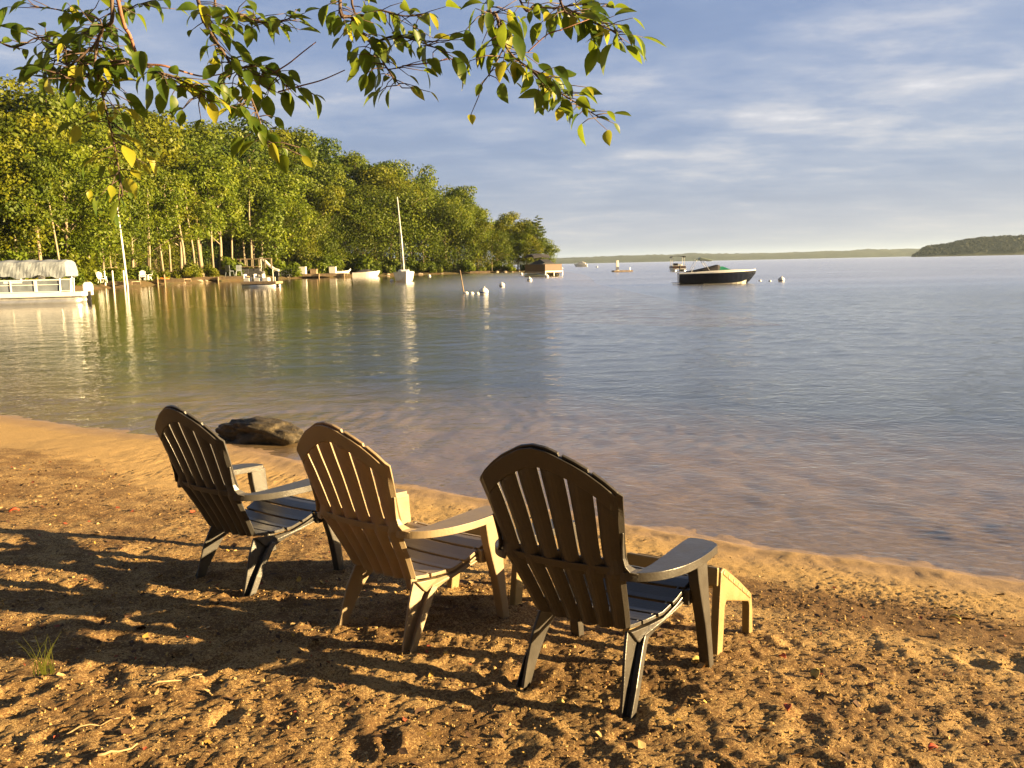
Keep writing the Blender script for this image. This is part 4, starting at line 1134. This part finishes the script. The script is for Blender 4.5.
for i, (px, py, lab) in enumerate([(466, 293.6, 'small float nearest the thin marker pole'), (471.5, 293.9, 'small float in the middle of the line to the large buoy'), (477.5, 294.1, 'small float next to the large white buoy'), (760, 281.2, 'small float next to the speedboat bow'), (770, 281.5, 'small float halfway from speedboat to its buoy')]):
    if fl0 is None:
        t = MB(); t.ball((0, 0, .03), .09, 10, 8, sq=(1.3, 1, .8)); fl0 = t.build('line_float', M['white_plastic'], smooth=True); o = fl0
    else: o = fl0.copy(); COL.objects.link(o)
    P, q_, _k2 = spot(px, py); o.location = (P.x, P.y, 0); o.scale = (q_,) * 3; tag(o, lab, 'float', 'small line floats')
P = on_z(464, 293.5); Tp = at_y(460, 270, P.y + .1)
t = MB(); t.tube([(0, 0, -.6), (0, 0, 0), (Tp.x - P.x, .1, Tp.z)], [.05, .045, .03], 6)
tag(t.build('marker_pole', M['wood'], smooth=True, loc=P), 'thin leaning pole standing in the water beside the float line', 'pole')

# ------------------------------------------------------------------ docks and shore furniture
def dock(px0, px1, py, lab, w=1.1, zt=.30, posts=(), mat='wood', ph=.8, rz=0):
    pm = (px0 + px1) / 2; Y = shore_y(pm) - 2.2; q_ = S(pm); L = (XX(px1, Y) - XX(px0, Y)) / q_
    r = empty('dock', (XX(pm, Y), Y + w / 2, 0), rz, q_, label=lab, cat='dock', group='docks on the far shore')
    t = MB(); n = max(6, int(L / .16))
    for i in range(n): t.box((-L / 2 + L * (i + .5) / n, 0, zt), (L / n - .012, w, .05))
    for yy in (-w / 2 + .02, w / 2 - .02): t.box((0, yy, zt - .10), (L, .05, .145))
    t.build('dock_deck', M[mat], r)
    for px in posts:
        X = (px - (px0 + px1) / 2) / (px1 - px0) * L
        t = MB(); t.tube([(X, -w / 2 - .06, -.8), (X, -w / 2 - .06, ph)], .045, 8); t.build('post', M['white'] if ph > .7 else M['wood'], r)
    return r
dock(97, 134, 287.5, 'short dock with tall pale posts right of the large pontoon boat', posts=(108, 116, 127), ph=.95, mat='wood')
dock(134, 186, 285, 'low dock carrying white chairs and two short posts', posts=(160, 167), ph=.62)
dock(193, 246, 281.8, 'low dock in front of the dark retaining wall', posts=(196, 220), ph=.3)
dock(292, 348, 277.6, 'long low dock between the white slide and the runabout', posts=(296, 320, 345), ph=.35)
dock(470, 490, 273.6, 'tiny pale dock on the outer point shore', w=.6, zt=.2, posts=(), mat='wood')

Y = shore_y(127) - 9; P = Vector((XX(127.5, Y), Y, 0)); Tp = at_y(117.5, 205, Y)
t = MB(); t.tube([(0, 0, -.8), ((Tp.x - P.x) * .5, 0, Tp.z * .5), (Tp.x - P.x, 0, Tp.z)], [.14, .13, .09], 8)
tag(t.build('mast_pole', M['white'], smooth=True, loc=P + Vector((0, -.15, 0))), 'tall white leaning mast pole rising beside the far dock', 'pole')

def far_chair(px, py, s, rz, lab, src):
    s *= S(px); Y = shore_y(px) - .6; o = copy_tree(src); z = .325 * S(px)
    o.matrix_world = Matrix.Translation((XX(px, Y), Y, z)) @ Matrix.Rotation(rz, 4, 'Z') @ Matrix.Diagonal((s, s, s, 1))
    tag(o, lab, 'chair', 'white chairs on the far docks'); return o
wr = empty('adirondack_chair', (0, 0, 0)); chair_parts(wr, M['white_plastic'])
Y = shore_y(143) - .6; wr.matrix_world = Matrix.Translation((XX(143, Y), Y, .325 * S(143))) @ Matrix.Rotation(R(200), 4, 'Z') @ Matrix.Diagonal((.62 * S(143),) * 3 + (1,))
tag(wr, 'white chair on the far dock, left of the pair by the orange kayak', 'chair', 'white chairs on the far docks')
far_chair(150.5, 285, .62, R(150), 'white chair on the far dock, right of the pair by the orange kayak', wr)
far_chair(100, 287.5, .66, R(240), 'pale chair on the short dock right of the pontoon boat stern', wr)

def plastic_chair(px, py, lab, src=None, rz=0):
    Y = shore_y(px) - .6
    if src: o = copy_tree(src)
    else:
        o = empty('patio_chair', (0, 0, 0)); m = M['panel']
        t = MB(); t.box((0, 0, .42), (.46, .46, .04)); t.build('seat', m, o, bevel=.01)
        t = MB(); t.box((0, .24, .66), (.44, .04, .46), rx=R(-10)); t.build('backrest', m, o, bevel=.01)
        for sx, sy in ((-1, -1), (1, -1), (1, 1), (-1, 1)):
            t = MB(); t.tube([(sx * .2, sy * .2, .42), (sx * .25, sy * .25, 0)], .022, 6); t.build('leg', m, o)
    o.location = (XX(px, Y), Y, .325 * S(px)); o.rotation_euler = (0, 0, rz); o.scale = (.85 * S(px),) * 3
    tag(o, lab, 'chair', 'grey patio chairs'); return o
pc = plastic_chair(230, 281.8, 'grey patio chair before the dark wall, left one', rz=R(160)); plastic_chair(239, 281.8, 'grey patio chair before the dark wall, right one', pc, R(205))

# kayak on the bank
Y = shore_y(157) + 3
ky = empty('kayak', (XX(157, Y), Y, hz(XX(157, Y), Y) + .3), R(-8), S(157), label='orange kayak lying on the bank behind the white chairs', cat='kayak')
t = MB(); t.loft([[(x, w * math.cos(a), h * math.sin(a) + .02 * abs(x)) for a in np.linspace(0, 2 * math.pi, 10, endpoint=False)] for x, w, h in ((-.85, .02, .03), (-.6, .14, .10), (-.2, .2, .13), (.2, .2, .13), (.6, .14, .10), (.85, .02, .03))]); t.build('hull', M['orange'], ky, smooth=True)
t = MB(); t.loft([[(.28 * math.cos(a), .12 * math.sin(a), z) for a in np.linspace(0, 6.283, 12, endpoint=False)] for z in (.10, .16)]); t.build('cockpit', M['black'], ky)

# retaining wall, terrace rail, slide, picket fence
Y = shore_y(240) + 2.2; qw = S(240)
w0, w1 = XX(221, Y) / qw, XX(260, Y) / qw
rw = empty('retaining_wall', ((w0 + w1) / 2 * qw, Y, 0), 0, qw, label='dark stone retaining wall behind the dock with two patio chairs', cat='wall')
t = MB(); rr = np.random.default_rng(2)
for j in range(4):
    x = w0 - (w0 + w1) / 2
    while x < (w1 - w0) / 2 - .1:
        l = rr.uniform(.25, .55); t.box((x + l / 2, rr.uniform(-.03, .03), .12 + j * .2), (l - .015, .5, .19)); x += l
t.build('wall', M['stone_wall'], rw, bevel=.015)
t = MB(); t.box((0, .05, .95), (w1 - w0 + .1, .6, .06)); t.build('capstone', M['wood'], rw, bevel=.01)
tf = empty('terrace_fence', ((w0 + w1) / 2 * qw + .4, Y + 1.1 * qw, .9 * qw), 0, qw, label='low pale wooden rail on the terrace above the dark wall', cat='fence')
t = MB(); t.box((0, 0, .62), (w1 - w0 + .9, .08, .08)); t.build('rail', M['wood'], tf)
for i in range(9):
    t = MB(); t.box((-(w1 - w0 + .8) / 2 + i * (w1 - w0 + .8) / 8, 0, .3), (.09, .09, .7)); t.build('post', M['bark_pale'], tf)
Y = shore_y(270) - .8; X = XX(270, Y)
sd_ = empty('slide', (X, Y, 0), 0, S(270), label='white water slide sloping down to the right beside the deck boat', cat='slide')
t = MB(); t.loft([[(x, -.22, z + .12), (x, -.22, z), (x, .22, z), (x, .22, z + .12)] for x, z in ((-.62, 1.55), (-.4, 1.45), (0, 1.0), (.35, .72), (.7, .62))], False, 0, False); t.build('chute', M['white'], sd_, solid=.05)
for x, z in ((-.55, 1.5), (.3, .75)):
    for yy in (-.24, .24):
        t = MB(); t.tube([(x, yy, -.6), (x, yy, z)], .03, 6); t.build('leg', M['white'], sd_)
Y = shore_y(284) + 1.5; X = XX(283, Y)
pf = empty('picket_fence', (X, Y, hz(X, Y)), 0, S(283), label='short white picket fence between slide and long dock', cat='fence')
t = MB(); t.box((0, 0, .35), (1.5, .03, .05)); t.box((0, 0, .12), (1.5, .03, .05)); t.build('rail', M['white'], pf)
for i in range(8):
    t = MB(); t.box((-.7 + i * .2, -.03, .25), (.07, .02, .5)); t.build('picket', M['white'], pf)
# things on the long dock
for i, (px, h, lab) in enumerate([(303, .55, 'pale storage box on the long dock, leftmost'), (314, .35, 'low pale bench box on the long dock'), (333, .5, 'pale storage box on the long dock, rightmost')]):
    Y = shore_y(px) - 1.2; o = MB().box((0, 0, h / 2), (.55, .4, h)).box((0, 0, h + .02), (.6, .44, .04)).build('storage_box', M['white_plastic' if i != 1 else 'wood'], bevel=.02)
    o.location = (XX(px, Y), Y, .327 * S(px)); o.scale = (S(px),) * 3; tag(o, lab, 'box', 'boxes on the long dock')
Y = shore_y(341) + 1.2
dg = empty('rowing_boat', (XX(342, Y), Y, .5), R(20), S(341), label='white rowing boat pulled up at the right end of the long dock', cat='boat')
hr = hull_rings(1.5, .62, .42, n=9); t = MB(); t.loft([[(x, 0, kz + .15), (x, -w * .9, kz + .25), (x, -w, s), (x, -w * .9, s), (x, 0, kz + .22), (x, w * .9, s), (x, w, s), (x, w * .9, kz + .25)] for x, w, kz, s in hr]); t.build('hull', M['white'], dg)
# shore stones
st0 = blob('shore_rock', simple('shore_stone', (.24, .20, .15), .9, .3, 4, .4), 31, (.32, .26, .2), 3, .3)
SPX = [176, 183, 190, 197, 205, 213, 248, 287, 376, 388, 420, 442, 484, 497, 505, 512, 519]
for i, px in enumerate(SPX):
    o = st0 if i == 0 else st0.copy()
    if i: COL.objects.link(o)
    Y = shore_y(px) + trng.uniform(.1, .5) * S(px); X = XX(px, Y); s = trng.uniform(.35, .85) * S(px)
    o.location = (X, Y, .1); o.scale = (s * 1.3, s, s); o.rotation_euler = (0, 0, trng.uniform(0, 6.28))
    lm = next(l for a, b, l in LM if a <= px < b)
    same = [q for q in SPX if next(l for a, b, l in LM if a <= q < b) == lm]
    tag(o, f'pale stone at the far waterline {lm}' + ('' if len(same) == 1 else ', ' + ['leftmost', 'second from left', 'third from left', 'fourth from left', 'fifth from left', 'sixth from left'][same.index(px)]), 'rock', 'stones along the far waterline')

# ------------------------------------------------------------------ the tree whose branches hang over the beach
brng = np.random.default_rng(17)
ot = empty('overhanging_tree', (-3.3, -1.2, .75), label='leafy tree whose branches hang into the top of the view', cat='tree')
oO = Vector(ot.location)
t = MB(); t.tube([Vector(p) - oO for p in ((-3.3, -1.2, .5), (-3.2, -1.1, 1.6), (-3.0, -.7, 2.8), (-2.9, -.6, 4.6))], [.17, .14, .12, .07], 10); t.build('trunk', M['bark'], ot, smooth=True)
limb1 = [Vector(q) for q in ((-3.0, -.7, 2.75), (-2.4, .4, 3.15), (-1.7, 1.6, 3.1), (-.9, 2.3, 2.98), (.1, 2.55, 2.95), (.9, 2.7, 2.85))]
t = MB(); pp = bez(limb1, 6); t.tube([q - oO for q in pp], np.linspace(.06, .008, len(pp)), 8); t.build('limb', M['bark'], ot, smooth=True)

def leaf_geo(size, fold, curl):
    """ovate pointed leaf along +x, returns verts, faces"""
    T = (0, .12, .3, .5, .7, .87, 1.0); Wd = (.03, .17, .255, .265, .20, .09, .0)
    vs = []
    for t_, w in zip(T, Wd):
        z0 = -curl * t_ * t_
        vs += [(t_ * size, -w * size, (z0 + fold * w) * size), (t_ * size, 0, z0 * size), (t_ * size, w * size, (z0 + fold * w) * size)]
    fs = []
    for i in range(len(T) - 1):
        for k in (0, 1): fs.append((i * 3 + k, i * 3 + k + 1, i * 3 + 4 + k, i * 3 + 3 + k))
    return vs, fs

def nearest_limb(p): return min(pp, key=lambda q: (q - p).length)
def branch(pix, depth, r0, nleaf, gold=.10, size=.054, matk='twig', start=.0, spread=1.0, leaves=True, hang=.6):
    pts = [at_y(px, py, depth + dd) for px, py, dd in pix]
    if leaves or pix[0][1] <= 0:
        root = nearest_limb(pts[0] + Vector((0, 0, .15)))
        pts = [root] + pts if pix[0][1] <= 4 else pts
    cur = bez(pts, 6)
    bt = MB(); bt.tube([q - oO for q in cur], np.linspace(r0, .0012, len(cur)), 6)
    lf = MB()
    nleaf = int(nleaf * 2.15)
    if nleaf:
        seg = np.array([0] + list(np.cumsum([(cur[i + 1] - cur[i]).length for i in range(len(cur) - 1)])))
        s0 = seg[6] if len(pts) > len(pix) else start * seg[-1]
        for k in range(nleaf):
            s = s0 + (seg[-1] - s0) * (k + brng.uniform(0, 1)) / nleaf
            i = min(len(cur) - 2, int(np.searchsorted(seg, s)) - 1 if s > 0 else 0); i = max(0, i)
            f = (s - seg[i]) / max(1e-6, seg[i + 1] - seg[i]); p0 = cur[i].lerp(cur[i + 1], f)
            tan = (cur[i + 1] - cur[i]).normalized()
            # short side twig then petiole
            a = brng.uniform(0, 6.28)
            side = Vector((math.cos(a), math.sin(a) * .8, brng.uniform(-.5, .5))).normalized()
            tw = brng.uniform(.01, .085) * spread
            p1 = p0 + side * tw + tan * tw * .4
            bt.tube([p0 - oO, (p0 + side * tw * .5 + tan * tw * .1) - oO, p1 - oO], [.0016, .0013, .0009], 4)
            dr = (side * .75 + tan * .45 + Vector((brng.normal(0, .35), brng.normal(0, .35), -hang * .7 + brng.normal(0, .45)))).normalized()
            up = Vector((brng.normal(0, .5), brng.normal(0, .5) - .35, 1))
            y = up.cross(dr).normalized(); z = dr.cross(y)
            sz = size * brng.uniform(.5, 1.22)
            vs, fs = leaf_geo(sz, brng.uniform(.15, .7), brng.uniform(-.05, .45))
            mt = Matrix((dr, y, z)).transposed()
            lf.add([mt @ Vector(v) + p1 - oO for v in vs], fs, 1 if brng.uniform() < gold else 0)
    b_ = bt.build('branch', M[matk], ot, smooth=True)
    if nleaf: lf.build('foliage', [M['leaf'], M['leaf_gold']], b_, smooth=True, fix=False)

# left cluster
branch([(112, 0, 0), (103, 28, 0), (92, 48, .05), (70, 52, .1), (45, 40, .15), (25, 30, .15)], 2.15, .006, 26)
branch([(98, 40, 0), (95, 62, 0), (100, 85, 0), (106, 110, .02), (112, 135, .03), (118, 165, .03), (123, 196, .03)], 2.1, .004, 28, .45, .052, hang=.8)
branch([(90, 48, .0), (70, 65, 0), (56, 60, .05), (50, 78, 0)], 2.1, .003, 12, .05)
branch([(92, 50, .0), (100, 20, .1), (60, 10, .2), (30, 6, .2)], 2.2, .003, 14, .05)
branch([(118, 0, 0), (130, 36, 0), (142, 62, 0), (165, 66, 0), (200, 76, .05), (222, 74, .05)], 2.05, .0055, 0, matk='twig_red')
branch([(142, 62, 0), (155, 70, 0), (175, 78, 0), (195, 88, 0), (208, 100, 0)], 2.0, .003, 20, .15, hang=.9)
branch([(128, 62, .0), (110, 62, .05), (88, 75, .05), (70, 85, 0)], 2.05, .003, 12, .1, hang=.9)
# second cluster
branch([(198, 0, 0), (206, 25, 0), (225, 55, 0), (243, 82, 0), (256, 110, 0), (264, 135, 0), (270, 150, 0)], 2.1, .0055, 34, .14, hang=.8)
branch([(215, 4, .1), (240, 14, .1), (262, 22, .1), (285, 20, .1), (294, 14, .1)], 2.2, .004, 20, .06)
branch([(236, 70, 0), (255, 66, .02), (275, 72, .03), (288, 90, .03)], 2.1, .003, 13, .1)
branch([(278, 92, 0), (300, 86, 0), (322, 80, 0), (345, 70, 0)], 2.15, .0022, 0, matk='twig_red')
branch([(270, 75, 0), (288, 64, 0), (303, 52, 0), (316, 42, 0)], 2.15, .002, 0, matk='twig_red')
branch([(0, 42, 0), (12, 47, 0), (25, 44, 0), (36, 38, 0), (60, 36, 0)], 2.3, .003, 3, .1, .03)
branch([(120, 0, .2), (140, 4, .2), (160, 8, .2)], 2.3, .003, 6, .05)
# third cluster
branch([(340, 0, 0), (352, 18, 0), (365, 36, 0), (376, 50, 0), (388, 70, 0), (402, 88, 0)], 2.1, .005, 25, .16, hang=.75)
branch([(352, 4, .1), (380, 10, .1), (405, 16, .1), (430, 14, .1)], 2.2, .004, 14, .08)
branch([(372, 44, 0), (395, 36, 0), (420, 42, 0), (446, 52, 0)], 2.1, .003, 14, .12)
branch([(402, 66, 0), (420, 64, 0), (436, 62, 0), (448, 58, 0)], 2.15, .0018, 2, .2, .05, matk='twig_red')
# fourth cluster
branch([(488, 0, 0), (496, 14, 0), (502, 38, 0), (512, 55, 0), (528, 68, 0), (548, 80, 0)], 2.1, .0052, 24, .14, hang=.7)
branch([(528, 66, 0), (545, 84, 0), (562, 94, 0), (578, 104, 0), (600, 118, 0)], 2.1, .003, 17, .3, .055)
branch([(506, 44, 0), (492, 70, 0), (482, 84, 0)], 2.1, .002, 5, .1)
branch([(560, 0, .1), (575, 12, .1), (592, 22, .1), (612, 30, .1), (622, 40, .1)], 2.15, .004, 22, .12, .065)
branch([(520, 0, .1), (535, 6, .1), (555, 8, .1), (580, 4, .1), (610, 4, .1)], 2.25, .004, 11, .1)
branch([(528, 52, 0), (548, 34, 0), (562, 30, 0)], 2.15, .0016, 1, .2, .04, matk='twig_red')

# ------------------------------------------------------------------ light, sky, air
AZ, EL = R(99), R(9.5)     # bearing from +Y towards +X
to_sun = Vector((math.sin(AZ) * math.cos(EL), math.cos(AZ) * math.cos(EL), math.sin(EL)))
sun = bpy.data.lights.new('sun', 'SUN'); sun.energy = 5.0; sun.angle = R(.5); sun.color = (1, .71, .34)
so = bpy.data.objects.new('sun', sun); COL.objects.link(so); so.rotation_euler = to_sun.to_track_quat('Z', 'Y').to_euler(); so.location = (30, -10, 20)

W = bpy.data.worlds.new('World'); sc.world = W; W.use_nodes = True
nt = W.node_tree; L = nt.links.new; bg = nt.nodes['Background']; out = nt.nodes['World Output']
sky = N(nt, 'ShaderNodeTexSky', sky_type='NISHITA'); sky.sun_disc = False; sky.sun_elevation = EL; sky.sun_rotation = AZ; sky.air_density = 1.2; sky.dust_density = 1.5
L(sky.outputs[0], bg.inputs['Color']); bg.inputs['Strength'].default_value = .05
tc = N(nt, 'ShaderNodeTexCoord'); sp = N(nt, 'ShaderNodeSeparateXYZ'); L(tc.outputs['Generated'], sp.inputs[0])
def mth(op, a, b=None, clamp=False):
    n = N(nt, 'ShaderNodeMath', operation=op); n.use_clamp = clamp
    for i, v in enumerate((a, b)):
        if v is None: continue
        if isinstance(v, (int, float)): n.inputs[i].default_value = v
        else: L(v, n.inputs[i])
    return n.outputs[0]
zc = mth('MAXIMUM', sp.outputs['Z'], 0.0); den = mth('ADD', zc, .10)
cu, cv = mth('DIVIDE', sp.outputs['X'], den), mth('DIVIDE', sp.outputs['Y'], den)
cb = N(nt, 'ShaderNodeCombineXYZ'); L(cu, cb.inputs[0]); L(cv, cb.inputs[1])
def cn(scale, detail, rough, stretch, rot, dist=0):
    mp = N(nt, 'ShaderNodeMapping'); mp.inputs['Scale'].default_value = (*stretch, 1); mp.inputs['Rotation'].default_value = (0, 0, R(rot)); L(cb.outputs[0], mp.inputs[0])
    n = N(nt, 'ShaderNodeTexNoise'); n.inputs['Scale'].default_value = scale; n.inputs['Detail'].default_value = detail; n.inputs['Roughness'].default_value = rough; n.inputs['Distortion'].default_value = dist
    L(mp.outputs[0], n.inputs['Vector']); return n.outputs['Fac']
n1 = cn(.36, 4, .5, (.8, 1.1), 16, .2); n2 = cn(1.7, 10, .62, (.9, 1.25), 10, .15)
mixn = mth('ADD', mth('MULTIPLY', n1, .70), mth('MULTIPLY', n2, .39))
cr = ramp(nt, mixn, [(.40, (.042, .060, .110)), (.50, (.056, .075, .125)), (.57, (.083, .098, .140)), (.63, (.135, .138, .160)), (.70, (.22, .212, .218))])
# pale bright band near the horizon
hzv = ramp(nt, zc, [(.0, (1, 1, 1)), (.035, (.8, .8, .8)), (.10, (.3, .3, .3)), (.2, (0, 0, 0))])
hm = N(nt, 'ShaderNodeMix', data_type='RGBA'); L(mth('MULTIPLY', hzv.outputs['Color'], .8), hm.inputs['Factor']); L(cr.outputs['Color'], hm.inputs['A']); hm.inputs['B'].default_value = (.122, .130, .149, 1)
# unseen sky overhead and behind the camera is dimmed to cut fill light
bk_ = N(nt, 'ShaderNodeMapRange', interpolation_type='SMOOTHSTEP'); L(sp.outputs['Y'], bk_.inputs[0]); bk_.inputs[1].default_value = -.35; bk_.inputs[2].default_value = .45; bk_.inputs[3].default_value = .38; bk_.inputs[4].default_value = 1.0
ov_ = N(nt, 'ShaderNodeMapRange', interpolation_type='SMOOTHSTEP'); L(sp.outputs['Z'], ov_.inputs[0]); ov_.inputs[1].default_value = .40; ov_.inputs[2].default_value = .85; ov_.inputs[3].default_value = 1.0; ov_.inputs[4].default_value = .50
thick = mth('MULTIPLY', bk_.outputs[0], ov_.outputs[0])  # combined dimming of the out-of-view sky
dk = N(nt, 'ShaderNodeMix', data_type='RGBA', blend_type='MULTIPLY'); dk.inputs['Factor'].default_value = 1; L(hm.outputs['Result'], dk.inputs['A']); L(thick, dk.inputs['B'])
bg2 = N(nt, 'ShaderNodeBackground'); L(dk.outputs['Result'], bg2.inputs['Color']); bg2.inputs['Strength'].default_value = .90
ms = N(nt, 'ShaderNodeMixShader'); ms.inputs[0].default_value = .9
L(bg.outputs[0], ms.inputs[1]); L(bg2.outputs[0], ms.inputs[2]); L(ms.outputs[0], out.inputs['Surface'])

HAZE = True
if HAZE:
    hb = MB(); hb.box((0, 2000, 41), (20000, 14000, 100)); ho = hb.build('haze', M['water'])
    hmt = bpy.data.materials.new('haze'); hmt.use_nodes = True; n_ = hmt.node_tree; n_.nodes.remove(n_.nodes['Principled BSDF'])
    pv = n_.nodes.new('ShaderNodeVolumePrincipled'); pv.inputs['Color'].default_value = (.62, .80, 1.0, 1); pv.inputs['Density'].default_value = .00007; pv.inputs['Anisotropy'].default_value = .2
    n_.links.new(pv.outputs[0], n_.nodes['Material Output'].inputs['Volume']); ho.data.materials.clear(); ho.data.materials.append(hmt); tag(ho, kind='stuff')

cam = bpy.data.cameras.new('camera'); co = bpy.data.objects.new('camera', cam); COL.objects.link(co)
co.location = (0, 0, CAMH); co.matrix_world = Matrix.Translation((0, 0, CAMH)) @ Matrix.Rotation(R(90) - PITCH, 4, 'X') @ Matrix.Rotation(ROLL, 4, 'Z')
cam.sensor_width = 36; cam.lens = F / 1024 * 36; cam.clip_end = 20000; cam.clip_start = .05
sc.camera = co
sc.view_settings.view_transform = 'Standard'; sc.view_settings.look = 'None'; sc.view_settings.exposure = 2.35; sc.view_settings.gamma = 1
sc.cycles.max_bounces = 8; sc.cycles.transparent_max_bounces = 12; sc.cycles.volume_bounces = 0
sc.cycles.use_denoising = True
sc.cycles.sample_clamp_indirect = 6
